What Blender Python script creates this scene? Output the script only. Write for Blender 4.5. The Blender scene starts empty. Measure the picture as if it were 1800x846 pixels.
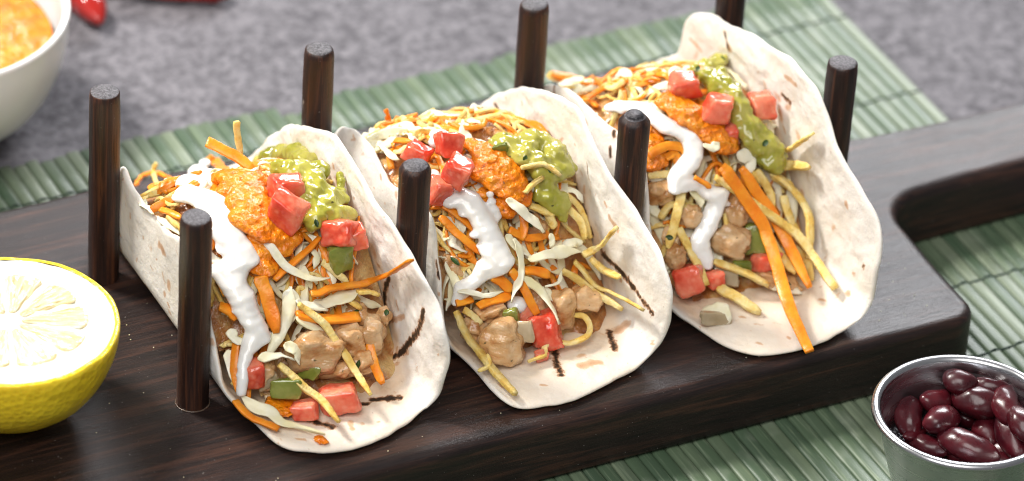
import bpy, bmesh, math, random
import numpy as np
from mathutils import Vector, Matrix, noise

scene = bpy.context.scene
MM = 0.001
BOARD_Z = 0.020            # height of the board's top above the table, metres

# ------------------------------------------------------------------ camera
cam_d = bpy.data.cameras.new('camera')
cam = bpy.data.objects.new('camera', cam_d)
scene.collection.objects.link(cam)
cam.location = (-0.3944, -0.8825, 0.7310 + BOARD_Z)
YAW, PITCH, ROLL = -0.4997, 0.6114, 0.0657
_f = Vector((-math.sin(YAW) * math.cos(PITCH), math.cos(YAW) * math.cos(PITCH), -math.sin(PITCH)))
_r = Vector((math.cos(YAW), math.sin(YAW), 0)); _u = _r.cross(_f)
_r2 = math.cos(ROLL) * _r + math.sin(ROLL) * _u; _u2 = -math.sin(ROLL) * _r + math.cos(ROLL) * _u
cam.rotation_euler = Matrix(((_r2.x, _u2.x, -_f.x), (_r2.y, _u2.y, -_f.y), (_r2.z, _u2.z, -_f.z))).to_euler()
cam_d.sensor_width = 36.0
cam_d.lens = 171.44
cam_d.clip_start = 0.05; cam_d.clip_end = 20.0
cam_d.dof.use_dof = True
cam_d.dof.focus_distance = 1.216
cam_d.dof.aperture_fstop = 11.0
scene.camera = cam

# ------------------------------------------------------------------ light
world = bpy.data.worlds.new('World'); scene.world = world
world.use_nodes = True
world.node_tree.nodes['Background'].inputs[0].default_value = (0.93, 0.96, 1.0, 1)
world.node_tree.nodes['Background'].inputs[1].default_value = 0.22
def area(name, loc, target, size, power, color):
    d = bpy.data.lights.new(name, 'AREA'); d.energy = power; d.color = color
    d.shape = 'RECTANGLE'; d.size = size[0]; d.size_y = size[1]
    o = bpy.data.objects.new(name, d); scene.collection.objects.link(o)
    o.location = loc
    o.rotation_euler = (Vector(target) - Vector(loc)).to_track_quat('-Z', 'Y').to_euler()
    return o
TGT = Vector((0.09, 0.02, 0.03))
def sph(az, el, d):      # azimuth measured from +Y toward -X, elevation, distance
    az = math.radians(az); el = math.radians(el)
    return TGT + Vector((-math.sin(az) * math.cos(el), math.cos(az) * math.cos(el), math.sin(el))) * d
area('key_lamp', sph(38, 49, 1.05), TGT, (0.20, 0.20), 16.6, (1.0, 0.96, 0.90))
area('softbox_lamp', (1.12, 1.25, 0.98), (0.18, 0.03, 0.03), (0.8, 0.55), 33, (0.96, 0.97, 1.0))
area('front_fill_lamp', sph(138, 52, 1.9), TGT, (1.1, 1.1), 27, (1.0, 0.98, 0.96))
vs = scene.view_settings
vs.view_transform = 'Standard'; vs.look = 'None'; vs.exposure = 0.0; vs.gamma = 1.0
vs.use_curve_mapping = False
scene.cycles.use_denoising = True
scene.cycles.max_bounces = 8
scene.cycles.filter_width = 1.05

# ------------------------------------------------------------------ helpers
COL = scene.collection
rng = random.Random(11)

def link(name, me, parent=None):
    o = bpy.data.objects.new(name, me); COL.objects.link(o)
    if parent: o.parent = parent
    return o

def empty(name, loc, label, cat, group=None):
    o = bpy.data.objects.new(name, None); COL.objects.link(o)
    o.location = loc; o.empty_display_size = 0.01
    return tag(o, label, cat, group)

def tag(o, label=None, cat=None, group=None, kind=None):
    if label: o['label'] = label
    if cat: o['category'] = cat
    if group: o['group'] = group
    if kind: o['kind'] = kind
    return o

def mesh(name, v, f, mat=None, smooth=True):
    """vertices in millimetres"""
    me = bpy.data.meshes.new(name)
    me.from_pydata([tuple(float(c) * MM for c in p) for p in v], [], [tuple(int(i) for i in q) for q in f])
    me.update()
    if smooth: me.polygons.foreach_set('use_smooth', [True] * len(me.polygons))
    if mat:
        for m in (mat if isinstance(mat, (list, tuple)) else [mat]): me.materials.append(m)
    return me

def grid_faces(nu, nv, closed_v=False, off=0):
    F = []
    for i in range(nu - 1):
        for j in range(nv if closed_v else nv - 1):
            a = off + i * nv + j; b = off + i * nv + (j + 1) % nv
            F.append((a, b, b + nv, a + nv))
    return F

def lathe(prof, n=64):
    """prof: (radius, z) pairs; radius 0 ends close themselves"""
    V, F = [], []
    for r, z in prof:
        for j in range(n):
            a = 2 * math.pi * j / n
            V.append((r * math.cos(a), r * math.sin(a), z))
    F = grid_faces(len(prof), n, True)
    return V, F

def catmull(P, n):
    P = np.array(P, float)
    if len(P) == 2: P = np.array([P[0], (P[0] + P[1]) / 2, P[1]])
    Q = np.vstack([2 * P[0] - P[1], P, 2 * P[-1] - P[-2]])
    out = []
    m = len(P) - 1
    for t in np.linspace(0, m, n):
        i = min(int(t), m - 1); s = t - i
        a, b, c, d = Q[i], Q[i + 1], Q[i + 2], Q[i + 3]
        out.append(0.5 * ((2 * b) + (c - a) * s + (2 * a - 5 * b + 4 * c - d) * s * s + (3 * b - a - 3 * c + d) * s ** 3))
    return np.array(out)

def nz(p, s, seed=0.0):
    return noise.noise(Vector((p[0] * s + seed, p[1] * s - seed * 1.7, p[2] * s + seed * 0.3)))

# ------------------------------------------------------------------ materials
def node(nt, t, **kw):
    n = nt.nodes.new(t)
    for k, v in kw.items():
        if k in n.inputs: n.inputs[k].default_value = v
        else: setattr(n, k, v)
    return n

class Mat:
    def __init__(s, name, rough=0.5, spec=0.5, sss=0.0, sss_rad=(1, .5, .3), sss_scale=0.002, coat=0.0, metal=0.0, trans=0.0):
        s.m = bpy.data.materials.new(name); s.m.use_nodes = True
        s.nt = s.m.node_tree; s.b = s.nt.nodes['Principled BSDF']
        s.b.inputs['Roughness'].default_value = rough
        s.b.inputs['Specular IOR Level'].default_value = spec
        s.b.inputs['Metallic'].default_value = metal
        s.b.inputs['Subsurface Weight'].default_value = sss
        s.b.inputs['Subsurface Radius'].default_value = sss_rad
        s.b.inputs['Subsurface Scale'].default_value = sss_scale
        s.b.inputs['Coat Weight'].default_value = coat
        s.b.inputs['Coat Roughness'].default_value = 0.12
        s.b.inputs['Transmission Weight'].default_value = trans
        s.tc = s.nt.nodes.new('ShaderNodeTexCoord')
        s.bump_prev = None
    def L(s, a, b): s.nt.links.new(a, b)
    def coords(s, scale=(1, 1, 1), src='Object', offset_by_random=True):
        mp = s.nt.nodes.new('ShaderNodeMapping'); mp.inputs['Scale'].default_value = scale
        s.L(s.tc.outputs[src], mp.inputs['Vector'])
        if offset_by_random:
            oi = s.nt.nodes.new('ShaderNodeObjectInfo')
            mu = node(s.nt, 'ShaderNodeMath', operation='MULTIPLY'); mu.inputs[1].default_value = 37.0
            s.L(oi.outputs['Random'], mu.inputs[0])
            cx = s.nt.nodes.new('ShaderNodeCombineXYZ')
            for i in range(3): s.L(mu.outputs[0], cx.inputs[i])
            s.L(cx.outputs[0], mp.inputs['Location'])
        return mp.outputs[0]
    def noise(s, scale, detail=4, rough=0.55, vec=None, dist=0.0):
        n = node(s.nt, 'ShaderNodeTexNoise', Scale=scale, Detail=detail, Roughness=rough, Distortion=dist)
        s.L(vec if vec is not None else s.coords(), n.inputs['Vector'])
        return n.outputs['Fac']
    def voro(s, scale, vec=None, feature='F1', rand=1.0):
        n = node(s.nt, 'ShaderNodeTexVoronoi', Scale=scale, Randomness=rand); n.feature = feature
        s.L(vec if vec is not None else s.coords(), n.inputs['Vector'])
        return n.outputs['Distance']
    def ramp(s, fac, stops):
        r = s.nt.nodes.new('ShaderNodeValToRGB'); e = r.color_ramp.elements
        while len(e) < len(stops): e.new(0.5)
        for x, (p, c) in zip(e, stops):
            x.position = p; x.color = (c, c, c, 1) if isinstance(c, (int, float)) else (*c, 1)
        s.L(fac, r.inputs[0]); return r.outputs[0]
    def mix(s, fac, a, b, mode='MIX'):
        m = s.nt.nodes.new('ShaderNodeMix'); m.data_type = 'RGBA'; m.blend_type = mode
        for sock, v in ((m.inputs[0], fac), (m.inputs[6], a), (m.inputs[7], b)):
            if isinstance(v, (int, float)): sock.default_value = v
            elif isinstance(v, tuple): sock.default_value = (*v, 1)
            else: s.L(v, sock)
        return m.outputs[2]
    def math(s, op, a, b=0.0):
        m = node(s.nt, 'ShaderNodeMath', operation=op)
        for i, v in enumerate((a, b)):
            if isinstance(v, (int, float)): m.inputs[i].default_value = v
            else: s.L(v, m.inputs[i])
        return m.outputs[0]
    def color(s, c):
        if isinstance(c, tuple): s.b.inputs['Base Color'].default_value = (*c, 1)
        else: s.L(c, s.b.inputs['Base Color'])
        return s
    def rough(s, f): s.L(f, s.b.inputs['Roughness']); return s
    def bump(s, h, dist=0.0004, strength=1.0):
        n = node(s.nt, 'ShaderNodeBump', Strength=strength, Distance=dist)
        s.L(h, n.inputs['Height'])
        if s.bump_prev is not None: s.L(s.bump_prev, n.inputs['Normal'])
        s.bump_prev = n.outputs[0]
        s.L(n.outputs[0], s.b.inputs['Normal']); return s
    def translucent(s, fac, col):
        tr = s.nt.nodes.new('ShaderNodeBsdfTranslucent'); tr.inputs['Color'].default_value = (*col, 1)
        if s.bump_prev is not None: s.L(s.bump_prev, tr.inputs['Normal'])
        mx = s.nt.nodes.new('ShaderNodeMixShader'); mx.inputs[0].default_value = fac
        out = s.nt.nodes['Material Output']
        s.L(s.b.outputs[0], mx.inputs[1]); s.L(tr.outputs[0], mx.inputs[2]); s.L(mx.outputs[0], out.inputs['Surface'])
        return s
    def attr(s, name):
        a = s.nt.nodes.new('ShaderNodeAttribute'); a.attribute_name = name
        sp = s.nt.nodes.new('ShaderNodeSeparateColor'); s.L(a.outputs['Color'], sp.inputs[0])
        return sp.outputs
    def rnd(s):
        return s.nt.nodes.new('ShaderNodeObjectInfo').outputs['Random']

M = {}
# table: grey stone
m = Mat('grey_stone', 0.7, 0.2)
c = m.coords(offset_by_random=False)
a = m.noise(40, 5, 0.65, c); b = m.noise(210, 5, 0.7, c); e = m.noise(520, 2, 0.6, c)
k = m.ramp(a, [(0.32, (0.062, 0.058, 0.066)), (0.52, (0.094, 0.089, 0.099)), (0.72, (0.165, 0.157, 0.172))])
k = m.mix(m.ramp(b, [(0.40, 0.0), (0.62, 1.0)]), k, (0.19, 0.181, 0.197))
k = m.mix(m.ramp(e, [(0.30, 0.75), (0.48, 0.0)]), k, (0.045, 0.041, 0.048))
m.color(k).bump(b, 0.0008, 0.6).bump(e, 0.0004, 0.5); M['stone'] = m.m

# dark stained wood
def wood(name, base, streak, dark, axis, spec=0.5, scale=1.0, scratches=False):
    m = Mat(name, 0.4, spec)
    st = {'x': (26, 520, 420), 'z': (620, 620, 26)}[axis]
    c = m.coords(tuple(v * scale for v in st))
    g = m.noise(1.0, 6, 0.62, c, 0.6); g2 = m.noise(4.5, 4, 0.7, c); big = m.noise(14, 3, 0.5, m.coords())
    k = m.ramp(g, [(0.30, dark), (0.50, base), (0.66, streak)])
    k = m.mix(m.ramp(g2, [(0.36, 0.65), (0.47, 0.0)]), k, dark)
    k = m.mix(m.ramp(big, [(0.35, 0.35), (0.65, 0.0)]), k, dark)
    if scratches:
        s2 = m.noise(1.0, 3, 0.6, m.coords((260, 260, 90)))
        k = m.mix(m.ramp(s2, [(0.715, 0.0), (0.74, 0.7)]), k, (0.34, 0.30, 0.27))
    dots = m.noise(1400, 1, 0.5)
    k = m.mix(m.ramp(dots, [(0.785, 0.0), (0.80, 0.5)]), k, (0.35, 0.32, 0.30))
    m.color(k)
    m.rough(m.ramp(m.math('ADD', m.math('MULTIPLY', g2, 0.6), m.math('MULTIPLY', big, 0.4)), [(0.25, 0.30), (0.7, 0.50)]))
    m.bump(g2, 0.00018, 0.6).bump(g, 0.0002, 0.5)
    return m.m
M['board'] = wood('dark_board_wood', (0.0195, 0.0098, 0.0085), (0.060, 0.025, 0.016), (0.0065, 0.0040, 0.0040), 'x', 0.42)
M['peg'] = wood('dark_peg_wood', (0.030, 0.012, 0.0082), (0.105, 0.037, 0.017), (0.010, 0.0055, 0.0048), 'z', 0.42, 1.0, True)
m = Mat('peg_end_grain_sheen', 0.55, 0.5)  # rough end grain, its paler grey colour imitates the sheen on the peg tops
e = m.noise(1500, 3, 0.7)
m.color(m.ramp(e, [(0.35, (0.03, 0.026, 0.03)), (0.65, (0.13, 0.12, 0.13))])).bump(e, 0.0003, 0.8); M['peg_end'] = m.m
m = Mat('dried_glue', 0.25, 0.5, 0.4); m.color((0.085, 0.055, 0.04)); M['glue'] = m.m

# bamboo slats
m = Mat('green_bamboo', 0.48, 0.55)
c = m.coords((170, 7, 120))
g = m.noise(1.0, 5, 0.65, c); g2 = m.noise(5.0, 3, 0.7, c); bl = m.noise(60, 3, 0.5)
k1 = m.ramp(m.rnd(), [(0.0, (0.052, 0.090, 0.050)), (0.35, (0.082, 0.126, 0.071)), (0.7, (0.118, 0.160, 0.095)), (1.0, (0.175, 0.212, 0.14))])
k = m.mix(m.ramp(g, [(0.35, 0.55), (0.6, 0.0)]), k1, (0.060, 0.095, 0.062))
k = m.mix(m.ramp(g2, [(0.52, 0.0), (0.75, 0.5)]), k, (0.30, 0.36, 0.24))
k = m.mix(m.ramp(bl, [(0.60, 0.0), (0.75, 0.35)]), k, (0.33, 0.36, 0.29))
m.color(k).bump(g2, 0.0002, 0.6); M['bamboo'] = m.m
m = Mat('dark_green_thread', 0.8, 0.2); t = m.noise(900, 2)
m.color(m.ramp(t, [(0.3, (0.012, 0.022, 0.016)), (0.7, (0.035, 0.055, 0.042))])); M['thread'] = m.m

# tortilla
m = Mat('flour_tortilla', 0.62, 0.30, 0.12, (1, .75, .5), 0.0015)
at = m.attr('marks')
c = m.coords(offset_by_random=True)
n1 = m.noise(95, 5, 0.6, c); n2 = m.noise(420, 4, 0.65, c); n3 = m.noise(38, 3, 0.5, c)
k = m.ramp(n1, [(0.25, (0.84, 0.785, 0.69)), (0.48, (0.885, 0.855, 0.795)), (0.70, (0.91, 0.89, 0.85))])
k = m.mix(m.ramp(n3, [(0.52, 0.0), (0.75, 0.30)]), k, (0.86, 0.76, 0.58))
k = m.mix(m.math('MULTIPLY', at[2], 0.55), k, (0.78, 0.50, 0.22))
tm = m.math('ADD', at[0], m.math('MULTIPLY', m.math('SUBTRACT', n2, 0.5), 0.9))
k = m.mix(m.ramp(tm, [(0.30, 0.0), (0.62, 0.75)]), k, (0.64, 0.36, 0.18))
k = m.mix(m.ramp(tm, [(0.72, 0.0), (1.05, 0.4)]), k, (0.42, 0.17, 0.06))
cm = m.math('ADD', at[1], m.math('MULTIPLY', m.math('SUBTRACT', m.noise(620, 5, 0.7, c), 0.5), 1.6))
k = m.mix(m.ramp(cm, [(0.24, 0.0), (0.42, 0.85)]), k, (0.30, 0.12, 0.04))
k = m.mix(m.ramp(cm, [(0.42, 0.0), (0.62, 1.0)]), k, (0.018, 0.011, 0.009))
wr = m.noise(150, 3, 0.55, m.coords((1, 0.45, 1.0)), 1.2)
m.color(k).bump(n1, 0.0013, 0.45).bump(wr, 0.0006, 0.35).bump(n2, 0.0004, 0.6).translucent(0.14, (0.97, 0.80, 0.58)); M['tortilla'] = m.m

def veg(name, stops, nscale=160, rough=0.3, spec=0.5, sss=0.3, rad=(1, .5, .2), bump=0.0003, coat=0.0, fib=None, sc=0.0015, lo=0.80):
    m = Mat(name, rough, spec, sss, rad, sc, coat)
    c = m.coords(fib if fib else (1, 1, 1))
    n1 = m.noise(nscale, 4, 0.6, c); n2 = m.noise(nscale * 4, 3, 0.6)
    base = m.ramp(n1, stops)
    v = m.ramp(m.rnd(), [(0.0, lo), (1.0, 1.06)])
    k = m.mix(1.0, base, v, 'MULTIPLY')
    m.color(k).bump(n1, bump, 0.6).bump(n2, bump * 0.5, 0.7)
    return m
M['carrot'] = veg('carrot_shred', [(0.3, (0.82, 0.21, 0.010)), (0.55, (0.90, 0.30, 0.018)), (0.75, (0.93, 0.41, 0.04))], 200, 0.33, 0.4, 0.25, (1, .35, .06), 0.0003).m
M['potato'] = veg('fried_potato_straw', [(0.25, (0.60, 0.32, 0.055)), (0.44, (0.84, 0.58, 0.15)), (0.66, (0.92, 0.76, 0.36))], 260, 0.45, 0.28, 0.12, (1, .6, .2), 0.0007).m
M['cabbage'] = veg('cabbage_shred', [(0.3, (0.92, 0.84, 0.48)), (0.5, (0.95, 0.90, 0.66)), (0.7, (0.96, 0.94, 0.82))], 110, 0.32, 0.35, 0.0, (1, .85, .4), 0.0003, 0.0, None, 0.0015, 0.93).translucent(0.15, (0.97, 0.94, 0.75)).m
mt_ = veg('tomato_flesh', [(0.30, (0.60, 0.030, 0.012)), (0.46, (0.75, 0.110, 0.055)), (0.66, (0.84, 0.27, 0.16))], 120, 0.14, 0.5, 0.7, (1, .22, .12), 0.00022, 0.15, None, 0.0025)
vg_ = mt_.voro(520); mt_.L(mt_.mix(mt_.ramp(vg_, [(0.0, 0.55), (0.45, 0.0)]), mt_.b.inputs['Base Color'].links[0].from_socket, (0.88, 0.36, 0.23)), mt_.b.inputs['Base Color']); mt_.bump(vg_, 0.0003, 0.4)
M['tomato'] = mt_.m
M['chicken'] = veg('cooked_chicken', [(0.32, (0.42, 0.165, 0.045)), (0.46, (0.63, 0.36, 0.155)), (0.66, (0.75, 0.52, 0.30))], 95, 0.24, 0.45, 0.2, (1, .5, .25), 0.0012, 0.15, (1, 2.6, 2.6))
mm_ = M['chicken']; sp = mm_.noise(560, 1, 0.5)
mm_.L(mm_.mix(mm_.ramp(sp, [(0.73, 0.0), (0.76, 0.8)]), mm_.b.inputs['Base Color'].links[0].from_socket, (0.05, 0.055, 0.015)), mm_.b.inputs['Base Color'])
M['chicken'] = mm_.m
M['pepper'] = veg('green_pepper', [(0.3, (0.130, 0.165, 0.020)), (0.55, (0.235, 0.260, 0.045)), (0.75, (0.36, 0.37, 0.10))], 120, 0.16, 0.5, 0.3, (.6, 1, .2), 0.0003, 0.6).m
M['onion'] = veg('soft_onion', [(0.3, (0.40, 0.30, 0.17)), (0.6, (0.60, 0.49, 0.33))], 90, 0.15, 0.5, 0.4, (1, .8, .5), 0.0003, 0.6).m
m = veg('guacamole', [(0.26, (0.14, 0.165, 0.014)), (0.44, (0.36, 0.345, 0.042)), (0.68, (0.52, 0.47, 0.11))], 85, 0.16, 0.5, 0.25, (.8, 1, .25), 0.0005, 0.25)
sp = m.noise(620, 1, 0.5)
m.L(m.mix(m.ramp(sp, [(0.72, 0.0), (0.76, 0.85)]), m.b.inputs['Base Color'].links[0].from_socket, (0.045, 0.035, 0.02)), m.b.inputs['Base Color'])
M['guac'] = m.m
m = veg('orange_salsa', [(0.25, (0.72, 0.130, 0.003)), (0.5, (0.87, 0.240, 0.005)), (0.75, (0.92, 0.36, 0.018))], 240, 0.24, 0.4, 0.15, (1, .4, .08), 0.0010, 0.2)
sp = m.noise(700, 1, 0.5)
m.L(m.mix(m.ramp(sp, [(0.73, 0.0), (0.77, 0.7)]), m.b.inputs['Base Color'].links[0].from_socket, (0.12, 0.025, 0.008)), m.b.inputs['Base Color'])
m.bump(m.voro(620), 0.0007, 0.7)
M['salsa'] = m.m
m = Mat('sour_cream', 0.17, 0.5, 0.5, (1, .9, .75), 0.003, 0.1); n1 = m.noise(60, 2)
m.color(m.ramp(n1, [(0.3, (0.80, 0.775, 0.72)), (0.7, (0.86, 0.85, 0.825))])).bump(n1, 0.0006, 0.3); M['cream'] = m.m
m = veg('mixed_filling', [(0.30, (0.20, 0.060, 0.015)), (0.48, (0.44, 0.18, 0.045)), (0.66, (0.60, 0.40, 0.16))], 150, 0.3, 0.5, 0.1, (1, .5, .2), 0.0015, 0.3); M['filling'] = m.m  # dark orange-brown, so the gaps between shreds get their shade from this colour

M['herb'] = veg('green_herb', [(0.3, (0.020, 0.050, 0.010)), (0.7, (0.05, 0.11, 0.02))], 300, 0.4, 0.4, 0.0, (1, 1, 1), 0.0002).m

# lemon
m = Mat('lemon_rind', 0.33, 0.5, 0.15, (1, .7, .1), 0.002, 0.15)
p = m.voro(560); q = m.noise(70, 3)
k = m.ramp(q, [(0.3, (0.93, 0.63, 0.018)), (0.7, (0.96, 0.72, 0.035))])
m.color(m.mix(m.ramp(p, [(0.1, 0.35), (0.45, 0.0)]), k, (0.66, 0.42, 0.01))).bump(p, 0.0005, 0.5).bump(q, 0.002, 0.3); M['rind'] = m.m
m = Mat('lemon_pith', 0.55, 0.35, 0.4, (1, .95, .8), 0.002); q = m.noise(300, 4)
m.color(m.ramp(q, [(0.35, (0.76, 0.73, 0.58)), (0.65, (0.82, 0.80, 0.69))])).bump(q, 0.0004, 0.5); M['pith'] = m.m
m = Mat('lemon_pulp', 0.14, 0.5, 0.5, (1, .9, .5), 0.003, 0.4)
sep = m.nt.nodes.new('ShaderNodeSeparateXYZ'); m.L(m.tc.outputs['Object'], sep.inputs[0])
an = m.math('ARCTAN2', sep.outputs[1], sep.outputs[0]); rr_ = m.math('SQRT', m.math('ADD', m.math('MULTIPLY', sep.outputs[0], sep.outputs[0]), m.math('MULTIPLY', sep.outputs[1], sep.outputs[1])))
cx = m.nt.nodes.new('ShaderNodeCombineXYZ'); m.L(m.math('MULTIPLY', an, 11.0), cx.inputs[0]); m.L(m.math('MULTIPLY', rr_, 170.0), cx.inputs[1])
ves = m.voro(1.3, cx.outputs[0]); vn = m.noise(1.2, 4, 0.6, cx.outputs[0], 0.5)
m.color(m.ramp(m.math('ADD', m.math('MULTIPLY', ves, 0.7), m.math('MULTIPLY', vn, 0.5)), [(0.28, (0.84, 0.79, 0.62)), (0.50, (0.79, 0.69, 0.45)), (0.74, (0.73, 0.59, 0.33))]))
m.bump(m.math('SUBTRACT', 1.0, ves), 0.0010, 0.7); M['pulp'] = m.m

m = Mat('brushed_steel', 0.24, 0.5, metal=1.0)
c = m.coords((20, 20, 900)); q = m.noise(1.0, 3, 0.6, c)
m.color((0.50, 0.50, 0.515)).rough(m.ramp(q, [(0.3, 0.20), (0.7, 0.38)])); m.bump(q, 0.00005, 0.3); M['steel'] = m.m
m = Mat('kidney_bean_skin', 0.26, 0.45, 0.12, (1, .1, .1), 0.001, 0.12)
q = m.noise(110, 4); q2 = m.noise(380, 3)
k = m.mix(1.0, m.ramp(q, [(0.3, (0.030, 0.003, 0.006)), (0.55, (0.062, 0.005, 0.009)), (0.75, (0.115, 0.014, 0.020))]), m.ramp(m.rnd(), [(0, 0.65), (1, 1.35)]), 'MULTIPLY')
m.color(k).rough(m.ramp(q2, [(0.3, 0.22), (0.7, 0.40)])).bump(q2, 0.0003, 0.4); M['bean'] = m.m
m = Mat('white_ceramic', 0.12, 0.5, 0.0, coat=0.3); m.color((0.86, 0.855, 0.84)); M['ceramic'] = m.m
m = Mat('red_chili_skin', 0.15, 0.5, 0.1, coat=0.4); q = m.noise(60, 3)
m.color(m.ramp(q, [(0.3, (0.26, 0.010, 0.008)), (0.7, (0.42, 0.020, 0.014))])); M['chili'] = m.m

# ------------------------------------------------------------------ table
V, F = [], []
n = 2
V = [(-900, -700, 0), (1100, -700, 0), (1100, 1600, 0), (-900, 1600, 0)]
t = link('table', mesh('table', V, [(0, 1, 2, 3)], M['stone'], False)); tag(t, kind='structure')

# ------------------------------------------------------------------ bamboo mat
mat_e = empty('placemat', (0.258, 0.0, 0.0), 'green bamboo slat placemat lying under the wooden board', 'placemat')
def slat_mesh(i):
    r = random.Random(100 + i)
    w = 3.74; L0, L1 = -150.0, 138.0
    prof = [(-w / 2, 0.05), (-w / 2, 1.35), (-w / 2 + 0.22, 1.72), (-w / 4, 1.88), (0, 1.93), (w / 4, 1.88), (w / 2 - 0.22, 1.72), (w / 2, 1.35), (w / 2, 0.05)]
    ns = 25; V = []
    for a in range(ns):
        y = L0 + (L1 - L0) * a / (ns - 1)
        dx = 0.22 * noise.noise(Vector((y * 0.02, i * 7.1, 0))); dz = 0.06 * noise.noise(Vector((y * 0.03, i * 3.3, 5)))
        for x, z in prof: V.append((x + dx, y, max(0.03, z + dz)))
    np_ = len(prof)
    F = grid_faces(ns, np_) + [tuple(range(np_ - 1, -1, -1)), tuple(range((ns - 1) * np_, ns * np_))]
    F += [(a * np_, (a + 1) * np_, (a + 1) * np_ + np_ - 1, a * np_ + np_ - 1) for a in range(ns - 1)]
    me = mesh('slat', V, F, M['bamboo'])
    return me
SL = [slat_mesh(i) for i in range(5)]
PITCH_MM = 3.92
for i in range(104):
    o = link('slat', SL[rng.randrange(5)], mat_e)
    x = -1.9 - PITCH_MM * i
    o.location = (x * MM, rng.uniform(-0.0007, 0.0007), 0)
    if i in (42, 43): o.location.y -= 0.005
    if i in (9, 27, 61, 80): o.location.y -= 0.0018
    o.rotation_euler = (0, 0, rng.uniform(-0.0012, 0.0012))
for y in (120, 78, 36, -8, -37, -84, -126):
    pts = []; nseg = 104 * 4
    for j in range(nseg + 1):
        x = -PITCH_MM * 104 * j / nseg
        ph = (x / PITCH_MM)
        pts.append((x, y + 0.35 * math.sin(ph * math.pi) + 0.5 * noise.noise(Vector((x * 0.05, y, 0))), 1.72 + 0.24 * math.cos((ph + 0.5) * 2 * math.pi)))
    V, F = [], []
    for p in pts:
        for s in range(6):
            a = s * math.pi / 3; V.append((p[0], p[1] + 0.52 * math.cos(a), p[2] + 0.36 * math.sin(a)))
    F = grid_faces(len(pts), 6, True)
    link('thread', mesh('thread', V, F, M['thread']), mat_e)

# ------------------------------------------------------------------ board with pegs
board = empty('serving_board', (0.06, 0.028, 0.0022), 'dark wooden taco board with eight upright pegs and a handle', 'board')
BO = (60.0, 28.0, 2.2)                       # origin, mm above the table
def fillet(pts, radii, n=9):
    out = []
    N = len(pts)
    for i in range(N):
        p = np.array(pts[i], float); a = np.array(pts[i - 1], float); b = np.array(pts[(i + 1) % N], float); r = radii[i]
        u = (a - p) / np.linalg.norm(a - p); w = (b - p) / np.linalg.norm(b - p)
        ang = math.acos(np.clip(np.dot(u, w), -1, 1)); d = r / math.tan(ang / 2)
        c = p + (u + w) / np.linalg.norm(u + w) * (r / math.sin(ang / 2))
        s = p + u * d; e = p + w * d
        a0 = math.atan2(*(s - c)[::-1]); a1 = math.atan2(*(e - c)[::-1])
        da = (a1 - a0 + math.pi) % (2 * math.pi) - math.pi
        for t in np.linspace(0, 1, n): out.append(c + r * np.array((math.cos(a0 + da * t), math.sin(a0 + da * t))))
    return out
outl = [(-105, -40.5), (203.6, -42.8), (205.5, 12.2), (330, 14.5), (330, 39.2), (204, 41.5), (199, 97.5), (-105, 96.5)]
pl = fillet(outl, [10, 8, 12, 12, 12, 14, 10, 10], 13)
dense = []
for i in range(len(pl)):
    a, b = pl[i], pl[(i + 1) % len(pl)]
    L = np.linalg.norm(b - a); k = max(1, int(L / 4))
    for j in range(k): dense.append(a + (b - a) * j / k)
dense = np.array(dense); N = len(dense)
tg = np.roll(dense, -1, 0) - np.roll(dense, 1, 0); tg /= np.linalg.norm(tg, axis=1)[:, None]
nin = np.stack([-tg[:, 1], tg[:, 0]], 1)    # inward (outline runs anticlockwise)
TH = 17.8
V, F = [], []
rings = []
for kind, t in [('bot', 0)] + [('low', i / 3) for i in range(4)] + [('mid', 0.35), ('mid', 0.7)] + [('top', i / 6) for i in range(7)]:
    ring = []
    for i in range(N):
        p = dense[i]; s = noise.noise(Vector((p[0] * 0.03, p[1] * 0.03, 3.0)))
        R = 3.1 + 1.5 * s; wob = 0.35 * noise.noise(Vector((p[0] * 0.05, p[1] * 0.05, 9.0)))
        if kind == 'bot': off, z = 2.0, 0.0
        elif kind == 'low': a = t * math.pi / 2; off, z = 1.4 * (1 - math.sin(a)), 1.4 * (1 - math.cos(a))
        elif kind == 'mid': off, z = 0.0 + wob, 1.4 + (TH - R - 1.4) * t
        else: a = t * math.pi / 2; off, z = R * (1 - math.cos(a)) + wob * (1 - t), TH - R + R * math.sin(a)
        q = p + nin[i] * off
        ring.append((q[0] - BO[0], q[1] - BO[1], z))
    rings.append(ring)
for rg in rings: V += rg
F = grid_faces(len(rings), N, True)
F.append(tuple(range(N - 1, -1, -1))); F.append(tuple(range((len(rings) - 1) * N, len(rings) * N)))
me = mesh('plank', V, F, M['board'])
me.polygons[-1].use_smooth = False; me.polygons[-2].use_smooth = False
link('plank', me, board)

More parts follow.
